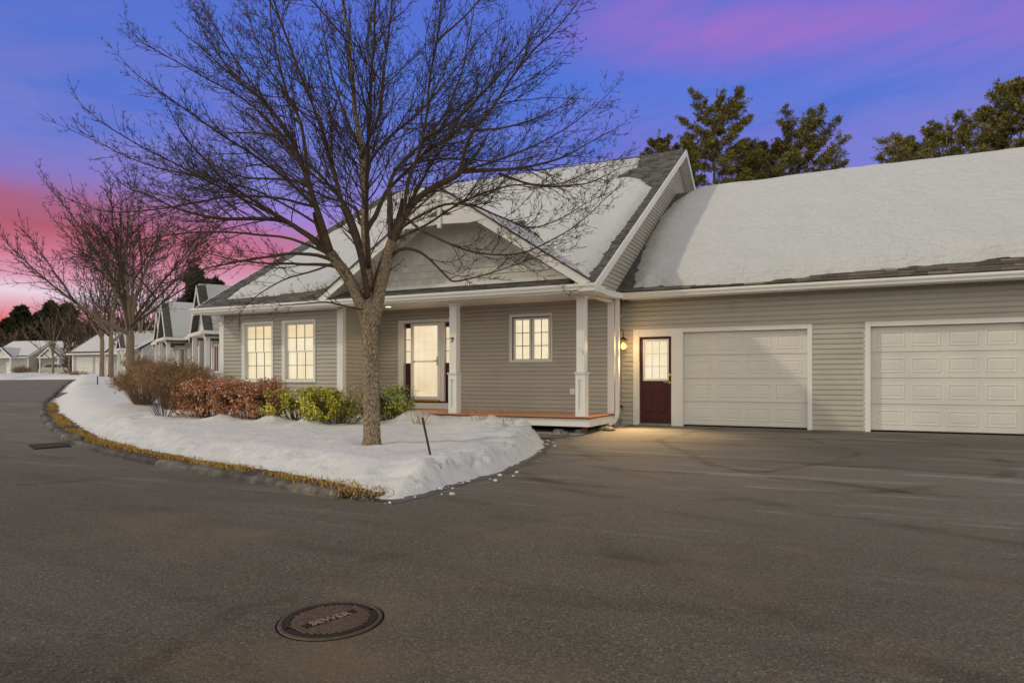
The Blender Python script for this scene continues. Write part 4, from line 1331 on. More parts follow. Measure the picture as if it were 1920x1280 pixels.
# thresholds
mb = MB(); mb.box(-4.379, -3.616, YG - .05, YG + .12, GF - .02, GF + .045); part('threshold', mb, M['concrete'], H)
mb = MB(); mb.bevbox(-4.374, -3.619, YG + .04, YG + .085, GF + .055, 1.008, .004)
for (xa, xb) in ((-4.27, -4.07), (-3.925, -3.725)):
    mb.bevbox(xa, xb, YG + .028, YG + .041, GF + .30, GF + .82, .010)
    mb.bevbox(xa + .04, xb - .04, YG + .018, YG + .029, GF + .34, GF + .78, .008)
ed = part('entry_door', mb, M['red'], H)
ga, gb, gc, gd = -4.27, -3.715, -.005, .92
mb = MB()
for (a, b, c, d_) in ((ga - .03, ga + .01, gc - .03, gd + .03), (gb - .01, gb + .03, gc - .03, gd + .03), (ga + .01, gb - .01, gd - .01, gd + .03), (ga + .01, gb - .01, gc - .03, gc + .01)):
    mb.bevbox(a, b, YG + .022, YG + .0395, c, d_, .004)
part('light_frame', mb, M['white'], ed)
for i in range(3):
    for j in range(3):
        mb = MB()
        xa = ga + .012 + (gb - ga - .024) * i / 3; xb = ga + .012 + (gb - ga - .024) * (i + 1) / 3
        za = gc + .012 + (gd - gc - .024) * j / 3; zb = gc + .012 + (gd - gc - .024) * (j + 1) / 3
        mb.box(xa + .002, xb - .002, YG + .0375, YG + .0395, za + .002, zb - .002)
        part('pane', mb, M['lit'], ed)
mb = MB()
for i in (1, 2):
    xm = ga + .012 + (gb - ga - .024) * i / 3
    mb.box(xm - .009, xm + .009, YG + .026, YG + .037, gc + .01, gd - .01)
    zm_ = gc + .012 + (gd - gc - .024) * i / 3
    mb.box(ga + .01, gb - .01, YG + .027, YG + .0368, zm_ - .009, zm_ + .009)
part('muntin', mb, M['white2'], ed)
mb = MB(); mb.lathe((-3.665, YG + .012, -.07), [(.030, 0), (.030, .012), (.012, .03)], 12, axis='y'); mb.tube([(-3.665, YG + .02, -.07), (-3.665, YG - .03, -.07), (-3.70, YG - .038, -.07), (-3.79, YG - .036, -.06)], .012, 7); part('lever_handle', mb, M['brass'], ed)
mb = MB(); mb.lathe((-3.665, YG + .015, .11), [(.030, 0), (.030, .012), (.018, .026)], 12, axis='y'); part('deadbolt', mb, M['brass'], ed)

def garage_door(x0, x1, z0, z1):
    y = YG + .085
    mb = MB(); mb.box(x0, x1, y + .025, y + .05, z0, z1)
    gdr = part('garage_door', mb, M['door_white'], H)
    nS = 4
    hs = (z1 - z0) / nS
    W_ = x1 - x0
    pw = W_ * .198; gap = (W_ - 4 * pw) / 5.0
    for s in range(nS):
        za, zb = z0 + hs * s, z0 + hs * (s + 1)
        mb = MB(); mb.bevbox(x0, x1, y, y + .026, za + .004, zb - .004, .006)
        mb.bevbox(x0, x1, y - .004, y + .005, zb - .034, zb - .024, .002)
        mb.bevbox(x0, x1, y - .004, y + .005, za + .024, za + .034, .002)
        part('section', mb, M['door_white'], gdr)
        for p in range(4):
            xa = x0 + gap * (p + 1) + pw * p; xb = xa + pw
            c, d_ = za + hs * .21, zb - hs * .20
            mb = MB()
            # moulded rim, sunk groove, raised field
            L = [(0, 0.0), (.014, -.007), (.030, -.007), (.046, .004), (.052, .004), (.075, -.005)]
            rings = []
            for (i_, o_) in L:
                rings.append([(xa + i_, y + o_, c + i_), (xb - i_, y + o_, c + i_), (xb - i_, y + o_, d_ - i_), (xa + i_, y + o_, d_ - i_)])
            for r0, r1 in zip(rings[:-1], rings[1:]):
                for q in range(4):
                    w = (q + 1) % 4
                    mb.face([r0[q], r0[w], r1[w], r1[q]])
            mb.face(rings[-1])
            part('panel', mb, M['door_white'], gdr)
    mb = MB(); mb.box(x0, x1, y - .005, y + .03, z0 - .028, z0 - .002); part('bottom_seal', mb, M['dark'], gdr)
    return gdr
garage_door(-3.344, -.690, GF + .03, 1.091)
garage_door(.516, 3.139, GF + .03, 1.094)

# wall lantern beside the entry door (hangs on the return wall) --------------------
LX, LY, LZ = -4.655, 15.62, .93
wl = top('wall_lantern', (XR, LY, LZ), 'lit bronze wall lantern left of the dark red garage entry door', 'lamp')
mb = MB(); mb.bevbox(XR + .017, XR + .04, LY - .055, LY + .055, LZ - .13, LZ + .12, .008); part('backplate', mb, M['bronze'], wl)
mb = MB(); mb.tube([(XR + .03, LY, LZ + .03), (XR + .08, LY, LZ + .20), (XR + .16, LY, LZ + .25), (LX, LY, LZ + .16), (LX, LY, LZ + .08)], .011, 6); part('arm', mb, M['bronze'], wl)
mb = MB(); mb.lathe((LX, LY, LZ - .02), [(.088, 0), (.095, .01), (.06, .05), (.03, .075), (.012, .10), (.018, .115), (.004, .13)], 12); part('cap', mb, M['bronze'], wl)
mb = MB()
for k in range(6):
    a = math.pi * 2 * k / 6
    mb.tube([(LX + .085 * math.cos(a), LY + .085 * math.sin(a), LZ - .01), (LX + .078 * math.cos(a), LY + .078 * math.sin(a), LZ - .25)], .003, 4)
mb.lathe((LX, LY, LZ - .265), [(.012, 0), (.055, .02), (.06, .028)], 12)
part('cage', mb, M['bronze'], wl)
mb = MB(); mb.lathe((LX, LY, LZ - .20), [(.02, -.03), (.056, .01), (.066, .05), (.052, .10), (.02, .14)], 12); part('bulb', mb, M['bulb'], wl, smooth=True)
pl = bpy.data.lights.new('drive_pool_spot', 'SPOT'); pl.energy = 900; pl.color = (1, .66, .32); pl.shadow_soft_size = .06; pl.spot_size = math.radians(84); pl.spot_blend = 1.0  # extra spot added below the lantern to throw a pool on the drive
pg = bpy.data.lights.new('lantern_glow', 'POINT'); pg.energy = 15; pg.color = (1, .60, .24); pg.shadow_soft_size = .05
po_ = bpy.data.objects.new('drive_pool_spot', pl); COL.objects.link(po_); po_.location = (LX, LY, LZ - .29)
po_.rotation_euler = Vector((.96, -1.72, -1.8)).to_track_quat('-Z', 'Y').to_euler()
pq_ = bpy.data.objects.new('lantern_glow', pg); COL.objects.link(pq_); pq_.location = (LX + .06, LY - .06, LZ - .15)

# snow lying on the roofs -------------------------------------------------------------
def roof_snow(name, poly, X0, X1, s0, s1, y0, z0, pitch, thick, edge, label, step=.12, seed=1.0, cap=None):
    cs = 1 / math.sqrt(1 + pitch * pitch); sn = pitch * cs
    nx_ = int((X1 - X0) / step) + 1; ns_ = int((s1 - s0) / step) + 1
    X, S = np.meshgrid(np.linspace(X0, X1, nx_), np.linspace(s0, s1, ns_))
    P = np.stack([X.ravel(), S.ravel()], 1)
    ins = inside(P, poly); d = line_dist(P, poly + poly[:1])
    d = np.where(ins, d, -d)
    nA = np.array([fbm(x, y, .5, 3, seed) for x, y in P]); nB = np.array([fbm(x, y, 3.0, 4, seed + 4) for x, y in P])
    dn = d + .07 * nB + .05 * nA
    h = thick * (1 + .16 * nA + .03 * nB) * smooth(dn / edge) ** .6
    h = np.where(dn <= 0, -.05, h)
    mb = MB()
    keep = (h > -.04).reshape(ns_, nx_)
    kp_ = keep[:-1, :-1] | keep[1:, :-1] | keep[:-1, 1:] | keep[1:, 1:]
    js, is_ = np.nonzero(kp_)
    V = np.column_stack([P[:, 0], y0 + P[:, 1] * cs - h * sn, z0 + P[:, 1] * sn + h * cs])
    fs = [(j * nx_ + i, j * nx_ + i + 1, (j + 1) * nx_ + i + 1, (j + 1) * nx_ + i) for j, i in zip(js, is_)]
    used = np.unique(np.array(fs).ravel()); rm = -np.ones(nx_ * ns_, int); rm[used] = np.arange(len(used))
    mb.v = [tuple(v) for v in V[used]]; mb.f = [tuple(int(rm[k]) for k in f) for f in fs]; mb.m = [0] * len(mb.f)
    if cap:
        cap(mb)
    return solo(name, mb, M['snow_roof'], label, 'snow', kind='stuff', smooth=True)
roof_snow('roof_snow', SNOW_MAIN, -15.8, -4.6, .1, Lm - .02, EY, EZ, PM, .12, .25, 'snow lying on the steep main roof above the porch', .09, 1.0)
Lg = math.hypot(GRY - GY, GRZ - GZ)
SNOW_G = [(-4.42, .20), (-3.1, .06), (-1.9, .04), (-.8, .14), (.2, .26), (1.1, .32), (2.0, .42), (3.1, .56), (4.2, .60), (5.25, .6), (5.25, Lg + .6), (-4.3, Lg + .6), (-4.40, Lg - .15), (-4.72, Lg - .75), (-4.84, 5.2), (-4.82, 3.6), (-4.78, 2.4), (-4.62, 1.3), (-4.55, .7)]
def ridge_round(mb):
    pass
def garage_cap(mb):
    # beyond the ridge the sheet bends over and down the back slope
    for i, v in enumerate(mb.v):
        if v[1] > GRY - .45:
            t = v[1] - (GRY - .45)
            mb.v[i] = (v[0], v[1], v[2] - .62 * t * min(1.0, t / .9))
roof_snow('roof_snow', SNOW_G, -4.78, 5.3, 0.0, Lg + .6, GY, GZ, PG, .22, .55, 'thick smooth snow blanket on the long garage roof', .09, 6.0, garage_cap)
# snow on the two slopes of the front gable
mb = MB()
for sg in (-1, 1):
    n1, n2 = 22, 26
    b = len(mb.v)
    for i in range(n1 + 1):
        for j in range(n2 + 1):
            t = i / n1; x = GPX + sg * (GHX - .05) * (0.02 + .98 * t)
            yb = EY + (gz_roof(x) - EZ) / PM + .35
            y = GFY - .03 + (yb - GFY + .03) * j / n2
            e = min(t * 6, (1 - t) * 6, j / n2 * 9)
            hh = .11 * float(smooth(np.array(e))) * (1 + .3 * fbm(x, y, 1.5, 3, 9.0)) - .02
            mb.v.append((x, y, gz_roof(x) + hh))
    for i in range(n1):
        for j in range(n2):
            a = b + i * (n2 + 1) + j
            q = (a, a + 1, a + n2 + 2, a + n2 + 1)
            mb.f.append(q if sg < 0 else q[::-1]); mb.m.append(0)
solo('roof_snow', mb, M['snow_roof'], 'snow on the small front gable roof over the porch', 'snow', kind='stuff', smooth=True)

# stones under the end of the porch ---------------------------------------------------
r_ = random.Random(4)
for k in range(12):
    x = r_.uniform(-6.6, -4.95); y = r_.uniform(13.35, 13.95)
    if k > 7:
        x = r_.uniform(-4.95, -4.62); y = r_.uniform(13.75, 15.0)
    mb = MB(); s = r_.uniform(.05, .10)
    mb.blob((x, y, gz(x, y) + s * .35), (s * 1.4, s, s * .6), k + 1, .35)
    solo('rock', mb, M['stone'], 'small loose rock on the ground under the edge of the porch deck', 'rock', 'rocks under the porch')

# ------------------------------------------------------------------ bare trees
def rot_about(v, ax, a):
    return Matrix.Rotation(a, 3, ax) @ v
def rnd3(rg):
    return Vector((rg.gauss(0, 1), rg.gauss(0, 1), rg.gauss(0, 1)))
def bare_tree(name, loc, label, cat, group, limbs, trunk, seed, scale=1.0, dens=1.0, twig_r=.0038, fine=True, rotz=YAW, lift=.34):
    """limbs: list of (points, r0, r1) in the tree's own frame; twigs grow out of them"""
    rg = random.Random(seed)
    t = top(name, loc, label, cat, group, rotz=rotz)
    mb = MB()
    mb.tube(trunk[0], trunk[1], 12)
    part('trunk', mb, M['bark'], t, smooth=True)
    tw = MB()
    UP = Vector((0, 0, 1))
    def catmull(P, n):
        out = []
        for i in range(len(P) - 1):
            p0 = P[max(i - 1, 0)]; p1 = P[i]; p2 = P[i + 1]; p3 = P[min(i + 2, len(P) - 1)]
            for k in range(n):
                s = k / n
                out.append(.5 * ((2 * p1) + (p2 - p0) * s + (2 * p0 - 5 * p1 + 4 * p2 - p3) * s * s + (3 * p1 - p0 - 3 * p2 + p3) * s ** 3))
        out.append(P[-1])
        return out
    def shoot(p, d, L, r, lvl):
        """one curving shoot with side shoots; d initial direction"""
        n = 7 if lvl == 2 else (4 if lvl == 3 else 2)
        pts = [p]; dirs = [d]
        bend = rnd3(rg) * .05
        for i in range(n):
            w = rnd3(rg) * (.055 if lvl < 4 else .10)
            d = (d + w + bend + UP * (lift * (.20 if lvl == 2 else .26))).normalized()
            p = p + d * (L / n)
            pts.append(p); dirs.append(d)
        rads = [max(r * (1 - .75 * i / n), twig_r * .7) for i in range(n + 1)]
        tw.tube(pts, rads, 4 if lvl == 2 else 3, cap=False)
        if lvl >= (4 if fine else 3):
            return
        step = (.165 if lvl == 2 else .10) / dens * (1.0 if fine else 1.3) * scale
        s = L * (.22 if lvl == 2 else .2)
        while s < L * .98:
            k = min(int(s / L * n), n - 1); fr = s / L * n - k
            q = pts[k].lerp(pts[k + 1], fr); dd = dirs[k]
            ax = rot_about(dd.orthogonal().normalized(), dd, rg.uniform(0, math.pi))
            for sgn in (1, -1):
                if rg.random() < .18: continue
                nd_ = rot_about(dd, ax, sgn * math.radians(rg.uniform(28, 50)))
                rem = L * (1 - s / L)
                if lvl == 2:
                    l2 = min(max(rem * rg.uniform(.28, .5), .16), .85 * scale)
                else:
                    l2 = min(max(rem * rg.uniform(.25, .5), .05), .24 * scale)
                shoot(q, nd_, l2, max(r * (1 - .7 * s / L) * .5, twig_r), lvl + 1)
            s += step * rg.uniform(.7, 1.4)
    for (P, r0, r1) in limbs:
        P = [Vector(p) for p in P]
        C = catmull(P, 4)
        m = len(C)
        # small wobble so the limbs are not drawn with a ruler
        for i in range(1, m):
            f_ = .02 * scale
            C[i] = C[i] + Vector((mnoise.noise(C[i] * 2.1), mnoise.noise(C[i] * 2.1 + Vector((9, 1, 4))), mnoise.noise(C[i] * 2.1 + Vector((2, 7, 5))))) * f_
        rr = [(r0 + (r1 - r0) * (i / (m - 1)) ** .75) * (.9 if r0 < .09 else 1) for i in range(m)]
        mb = MB(); mb.tube(C, rr, 8 if r0 > .05 else 6)
        part('limb', mb, M['bark'] if r0 > .09 else M['limb'], t, smooth=True)
        # shoots along the limb
        Ls = [0.0]
        for a, b in zip(C[:-1], C[1:]):
            Ls.append(Ls[-1] + (b - a).length)
        T = Ls[-1]; s = min(.9 * scale, T * .3)
        while s < T:
            k = max(i for i in range(m) if Ls[i] <= s)
            k = min(k, m - 2)
            fr = (s - Ls[k]) / max(Ls[k + 1] - Ls[k], 1e-6)
            q = C[k].lerp(C[k + 1], fr); dd = (C[k + 1] - C[k]).normalized()
            ax = rot_about(dd.orthogonal().normalized(), dd, rg.uniform(0, 6.28))
            nd_ = rot_about(dd, ax, math.radians(rg.uniform(30, 58)))
            out = Vector((q.x, q.y, 0))
            if out.length > .2:
                nd_ = (nd_ + out.normalized() * .38).normalized()
            Lr = (T - s)
            inner = q.z < 3.6 * scale and out.length < 2.2 * scale
            L2 = min(max(Lr * rg.uniform(.4, .75), .45 * scale), (1.0 if inner else 2.7) * scale)
            shoot(q, nd_, L2, min(rr[k] * .45, .012 * scale), 2)
            s += (.19 if inner else .095) / dens * scale * rg.uniform(.6, 1.4)
        dd = (C[-1] - C[-2]).normalized()
        shoot(C[-1], dd, .7 * scale, r1, 2)
    part('crown', tw, M['twig'], t, label='fine bare twigs', kind='stuff')
    return t

K_ = .00867
def L(px, w0, w1, r0, r1):
    n = len(px) - 1
    return ([((x - 697) * K_, w0 + (w1 - w0) * (i / n), (836 - y) * K_) for i, (x, y) in enumerate(px)], r0, r1)
# limb outlines of the maple, in trunk units (1 = 8.67 mm), with their own depth
limbs = [
    L([(690, 612), (672, 560), (650, 515), (632, 490), (622, 474)], 0, -.05, .105, .085),
    L([(622, 476), (610, 430), (600, 390), (590, 350), (577, 310), (560, 270), (535, 235), (505, 205), (470, 180), (445, 158)], -.05, -1.0, .075, .010),
    L([(588, 345), (570, 240), (540, 180), (520, 120), (500, 40), (488, -60)], -.3, .4, .04, .010),
    L([(630, 486), (590, 450), (560, 428), (530, 410), (490, 400), (440, 398), (390, 396), (340, 385), (290, 368), (240, 345), (190, 325), (165, 312)], -.05, .9, .065, .009),
    L([(540, 414), (480, 378), (430, 345), (400, 310), (368, 275), (352, 240)], .3, -.5, .038, .008),
    L([(634, 492), (600, 480), (560, 482), (520, 491), (470, 505), (430, 520), (380, 545)], 0, -1.1, .040, .008),
    L([(640, 500), (590, 489), (540, 484), (480, 478), (420, 470), (350, 455), (280, 430)], 0, 1.4, .038, .008),
    L([(692, 612), (690, 540), (686, 480), (682, 430), (681, 380), (678, 330), (675, 290), (668, 240), (660, 190), (655, 130), (650, 70), (640, 0), (632, -90)], .03, .2, .098, .016),
    L([(683, 430), (668, 405), (655, 378), (630, 362), (600, 350), (560, 330), (515, 300), (470, 265), (440, 225)], .06, 1.2, .042, .008),
    L([(686, 428), (700, 400), (708, 375), (718, 350), (737, 325), (755, 303), (790, 262), (830, 235), (862, 200), (890, 150), (912, 90), (930, 20)], .06, .9, .055, .009),
    L([(675, 292), (692, 260), (714, 225), (724, 170), (735, 110), (745, 40), (752, -60)], .1, -.7, .045, .010),
    L([(672, 272), (650, 230), (632, 190), (610, 130), (590, 60), (572, -30)], .1, .9, .040, .010),
    L([(700, 608), (712, 545), (722, 505), (731, 472), (737, 450)], 0, -.05, .108, .088),
    L([(737, 452), (752, 422), (766, 396), (790, 371), (820, 352), (850, 338), (866, 325)], -.05, -.2, .072, .050),
    L([(866, 325), (910, 318), (960, 310), (1010, 295), (1060, 275), (1105, 245), (1162, 208)], -.2, .8, .046, .007),
    L([(864, 326), (876, 290), (895, 255), (930, 215), (960, 175), (1000, 130), (1050, 85), (1095, 30)], -.2, -.9, .042, .008),
    L([(935, 316), (1000, 331), (1060, 328), (1110, 315), (1160, 290), (1185, 272)], .2, 1.2, .026, .006),
    L([(736, 456), (731, 410), (730, 370), (729, 345), (738, 315), (757, 290), (790, 255), (830, 200), (852, 150), (870, 80), (886, -10)], -.05, .4, .058, .010),
    L([(758, 412), (768, 350), (790, 300), (806, 250), (815, 190), (830, 120), (840, 50), (850, -50)], -.1, -1.1, .042, .010),
    L([(733, 480), (745, 470), (765, 467), (790, 475), (815, 495), (840, 520), (855, 533), (890, 528), (930, 518), (985, 500)], -.05, -.6, .036, .008),
    L([(752, 428), (790, 410), (840, 395), (890, 402), (940, 425), (990, 448), (1040, 440), (1080, 420)], -.1, -1.3, .032, .006),
    L([(762, 408), (800, 440), (850, 470), (900, 490), (960, 500), (1010, 488), (1060, 466), (1105, 430)], -.1, -1.9, .028, .006),
    L([(684, 580), (650, 573), (620, 568), (590, 572), (562, 577)], -.08, -.5, .024, .007),
    L([(690, 560), (685, 480), (668, 400), (650, 300), (620, 200), (590, 90)], 0, -2.6, .058, .010),
    L([(700, 540), (720, 440), (760, 330), (800, 230), (850, 120), (882, 10)], 0, 2.6, .055, .010),
    L([(690, 500), (702, 400), (720, 300), (742, 180), (764, 40)], 0, -2.4, .050, .010),
    L([(680, 480), (640, 380), (565, 290), (485, 220), (425, 140), (382, 50)], 0, 2.3, .048, .009),
    L([(676, 330), (700, 250), (770, 160), (830, 60), (900, -60)], .1, 2.0, .038, .009),
    L([(602, 395), (540, 340), (470, 300), (405, 258)], -.2, -2.0, .034, .008),
    L([(560, 270), (500, 250), (430, 235), (385, 220)], -.4, .6, .028, .007),
    L([(590, 350), (520, 330), (450, 320), (380, 290), (330, 262)], -.2, .9, .028, .007),
    L([(505, 205), (450, 150), (400, 80), (372, 20)], -.6, -.2, .022, .007),
    L([(530, 410), (450, 370), (370, 330), (290, 290), (245, 262)], .2, -.9, .026, .007),
    L([(790, 255), (860, 220), (930, 160), (1000, 90), (1060, 20)], .1, -.6, .026, .007),
    L([(895, 255), (960, 235), (1030, 200), (1070, 165)], -.3, .5, .022, .006),
    L([(560, 270), (505, 195), (448, 115), (400, 35), (365, -40)], -.4, -.3, .026, .008),
    L([(545, 188), (480, 95), (438, 5), (408, -70)], .1, 1.1, .024, .008),
    L([(577, 310), (500, 225), (420, 185), (345, 150)], -.3, -1.3, .024, .007),
    L([(490, 400), (420, 350), (345, 300), (270, 275), (215, 250)], .4, 1.6, .024, .007),
    L([(625, 478), (560, 455), (480, 450), (400, 457), (320, 482), (268, 508)], -.05, -1.5, .028, .006),
    L([(632, 490), (580, 500), (510, 516), (445, 545), (398, 578)], 0, 1.0, .024, .006),
    L([(600, 390), (520, 375), (430, 378), (330, 400), (240, 410), (175, 392)], -.1, -.6, .028, .006),
    L([(737, 450), (800, 425), (880, 382), (960, 362), (1040, 365), (1110, 345)], -.05, -.8, .028, .006),
    L([(866, 325), (940, 300), (1020, 262), (1090, 215), (1140, 170)], -.2, .2, .024, .006),
    L([(650, 70), (600, 20), (540, -30), (480, -90)], .15, -.8, .020, .008),
    L([(830, 120), (880, 60), (930, -10), (980, -70)], -.8, -.2, .020, .008),
    L([(724, 170), (690, 110), (680, 40), (690, -60)], -.2, .7, .022, .008),
    L([(738, 315), (800, 280), (880, 265), (960, 250), (1040, 215)], 0, 1.8, .026, .006),
    L([(610, 430), (560, 400), (500, 375), (430, 365), (350, 352), (290, 328)], -.1, -1.6, .026, .006),
]
trunk = ([(0, 0, -.25), (.0, 0, 0), (0, 0, .15), (-.005, 0, .6), (-.015, 0, 1.2), (-.03, .0, 1.75), (-.035, 0, 2.0), (-.03, .01, 2.25), (-.03, .01, 2.45)],
         [.185, .165, .142, .130, .126, .127, .140, .145, .05])
TX, TY = -6.92, 9.03
bare_tree('maple_tree', (TX, TY, -1.09), 'big bare forked tree in the snow bank right in front of the house', 'tree', 'bare trees along the kerb', limbs, trunk, 7)

def auto_limbs(seed, H_, spread, fork, n, r):
    rg = random.Random(seed)
    out = []
    for k in range(n):
        a = 2 * math.pi * (k + rg.uniform(-.3, .3)) / n
        up = rg.uniform(.25, 1.0) if k % 3 else 1.0
        reach = spread * (1.15 - .75 * up) * rg.uniform(.8, 1.1)
        top_ = fork + (H_ - fork) * (.35 + .65 * up)
        z0 = fork * rg.uniform(.92, 1.25)
        P = []
        for i in range(7):
            t = i / 6
            rad = reach * (t ** (.85 if up < .8 else 1.2))
            z = z0 + (top_ - z0) * (t ** (.8 if up > .6 else 1.1))
            P.append((rad * math.cos(a + .3 * t), rad * math.sin(a + .3 * t), z + (0 if i else -.1)))
        out.append((P, r * rg.uniform(.4, .62), .010))
        # a secondary limb
        P2 = [P[2]]
        a2 = a + rg.choice([-1, 1]) * rg.uniform(.5, 1.0)
        for i in range(1, 5):
            t = i / 4
            P2.append((P[2][0] + reach * .7 * t * math.cos(a2), P[2][1] + reach * .7 * t * math.sin(a2), P[2][2] + (top_ - P[2][2]) * .85 * t))
        out.append((P2, r * .26, .009))
    return out
def snow_z(x, y):
    return float(snow_h(np.array([[x, y]]))[0])
def street_tree(x, y, H_, spread, fork, n, r, seed, label, scale, dens, fine=False):
    z = snow_z(x, y)
    if z < gz(x, y): z = gz(x, y)
    tr = ([(0, 0, -.3), (0, 0, 0), (0, 0, .3), (.02, 0, fork * .6), (.03, 0, fork), (.03, .02, fork * 1.25)], [r * 1.35, r * 1.15, r, r * .95, r * .9, r * .3])
    return bare_tree('maple_tree', (x, y, z), label, 'tree', 'bare trees along the kerb', auto_limbs(seed, H_, spread, fork, n, r), tr, seed, scale, dens, .008 * scale, fine, rotz=.4)
street_tree(-29.4, 20.5, 8.6, 7.0, 2.4, 11, .19, 31, 'bare tree with a low side limb, second along the kerb past the brown shrubs', 1.4, 1.15)
street_tree(-53.4, 35.6, 10.5, 5.2, 3.0, 7, .20, 32, 'bare tree beside the far drive, left trunk of the close pair', 2.0, .8)
street_tree(-57.6, 37.6, 10.5, 5.0, 3.0, 7, .19, 33, 'bare tree beside the far drive, right rear trunk of the close pair', 2.0, .8)
street_tree(-112.2, 67.9, 12, 7.0, 3.0, 7, .19, 34, 'small bare tree beyond the road, right of the parked car', 3.0, .7)
street_tree(-114.9, 66.9, 11, 6.5, 2.6, 7, .19, 35, 'small bare tree beyond the road, in front of the parked car', 3.0, .7)
for (px_, tt_, H_, sd_, lb_) in ((262, 70, 11, 37, 'bare tree behind the street, just right of the second tree trunk'), (318, 84, 12, 38, 'bare tree rising behind the narrow white gables'), (222, 92, 12.5, 39, 'bare tree behind the close pair of trunks'), (168, 104, 12, 40, 'bare tree by the far garage doors')):
    r_x = (px_ - 960) / 1280.0
    street_tree(tt_ * (r_x * math.cos(YAW) - math.sin(YAW)), tt_ * (r_x * math.sin(YAW) + math.cos(YAW)), H_, 6.0, 3.0, 7, .19, sd_, lb_, 2.6, .8)
street_tree(-128.0, 62.0, 11, 6.0, 2.6, 6, .19, 36, 'bare tree on the far bank at the left edge of the photo', 3.0, .6)

# ------------------------------------------------------------------ shrubs
def rnd_unit(rg):
    v = Vector((rg.gauss(0, 1), rg.gauss(0, 1), rg.gauss(0, 1)))
    return v.normalized()
def leaf(mb, p, n, s, rg, asp=.55):
    a = n.orthogonal().normalized(); a = rot_about(a, n, rg.uniform(0, 6.28)); b = n.cross(a)
    t = a * s; w = b * s * asp * .5
    k = n * (s * .12)
    mb.face([p - t * .5, p + w - k, p + t * .5, p - w - k])
def shrub(name, c, size, label, leafmat, nleaf, lsize, seed, nstem=40, group=None, holes=.0, cat='shrub', spill=0.0, rotz=0.0, core=True):
    """leafy shrub: many stems from the base, leaves scattered over a lumpy crown"""
    rg = random.Random(seed)
    t = top(name, c, label, cat, group, rotz=rotz)
    a, b, h = size
    st = MB()
    lumps = []
    for k in range(9):
        lumps.append((Vector((rg.uniform(-.7, .7) * a, rg.uniform(-.6, .6) * b, h * rg.uniform(.42, .66))), rg.uniform(.42, .62)))
    def surf(d):
        pass
    tips = []
    for k in range(nstem):
        x, y = rg.uniform(-.6, .6) * a, rg.uniform(-.5, .5) * b
        p0 = Vector((x * .6, y * .6, -.08))
        p1 = Vector((x * 1.5 + rg.gauss(0, .08), y * 1.5 + rg.gauss(0, .08), h * rg.uniform(.55, .98)))
        pm = p0.lerp(p1, .5) + Vector((rg.gauss(0, .04), rg.gauss(0, .04), .06))
        st.tube([p0, pm, p1], [.010, .007, .003], 4, cap=False)
        tips.append((pm, p1))
        for q in range(3):
            s = p0.lerp(p1, rg.uniform(.4, .95)); e = s + rnd_unit(rg) * rg.uniform(.08, .22) + Vector((0, 0, .08))
            st.tube([s, e], [.004, .002], 3, cap=False)
    part('stem', st, M['twig'], t, kind='stuff')
    lf = MB()
    made = 0
    while made < nleaf:
        cl, rr = rg.choice(lumps)
        d = rnd_unit(rg)
        q = rg.random() ** .33
        p = Vector((cl.x + d.x * rr * a * q, cl.y + d.y * rr * b * 1.15 * q, cl.z + d.z * rr * h * .95 * q))
        if p.z < .02 * h or p.z > h * 1.05: continue
        nz = mnoise.noise(Vector((p.x * 3.2 + seed, p.y * 3.2, p.z * 3.2)))
        if nz < -.12 + holes * .3: continue
        n = (d + rnd_unit(rg) * .8 + Vector((0, 0, .3))).normalized()
        leaf(lf, p, n, lsize * rg.uniform(.6, 1.3), rg)
        made += 1
    for k in range(int(spill * 260)):
        p0, p1 = rg.choice(tips)
        p = p1 + rnd_unit(rg) * .10
        leaf(lf, p, rnd_unit(rg), lsize, rg)
    part('foliage', lf, leafmat, t, kind='stuff')
    return t
def sh(x, y): 
    return (x, y, snow_z(x, y) - .02)
shrub('russet_shrub', sh(-13.85, 11.70), (1.0, .50, .98), 'russet leaved winter hedge shrub nearest the bare brown shrub', M['leaf_red'], 7500, .060, 41, 60, 'russet shrubs under the windows', spill=1, rotz=.25)
shrub('russet_shrub', sh(-12.45, 11.80), (.9, .48, .97), 'russet leaved winter hedge shrub nearest the green shrubs', M['leaf_red'], 7000, .060, 42, 60, 'russet shrubs under the windows', spill=1, rotz=.2)
shrub('evergreen_shrub', sh(-10.95, 11.70), (.82, .50, .70), 'yellow green evergreen shrub beside the russet hedge', M['leaf_green'], 5200, .058, 43, 40, 'evergreen shrubs by the porch', holes=.4, spill=.6, rotz=.3)
shrub('evergreen_shrub', sh(-9.75, 11.50), (.85, .52, .78), 'bushy evergreen shrub just left of the big trunk', M['leaf_green'], 7200, .058, 44, 40, 'evergreen shrubs by the porch', holes=.2, spill=.6, rotz=.3)
shrub('evergreen_shrub', sh(-9.25, 12.65), (.62, .48, .78), 'darker evergreen shrub just right of the big trunk', M['leaf_green2'], 4800, .058, 45, 40, 'evergreen shrubs by the porch', spill=.6, rotz=.3)

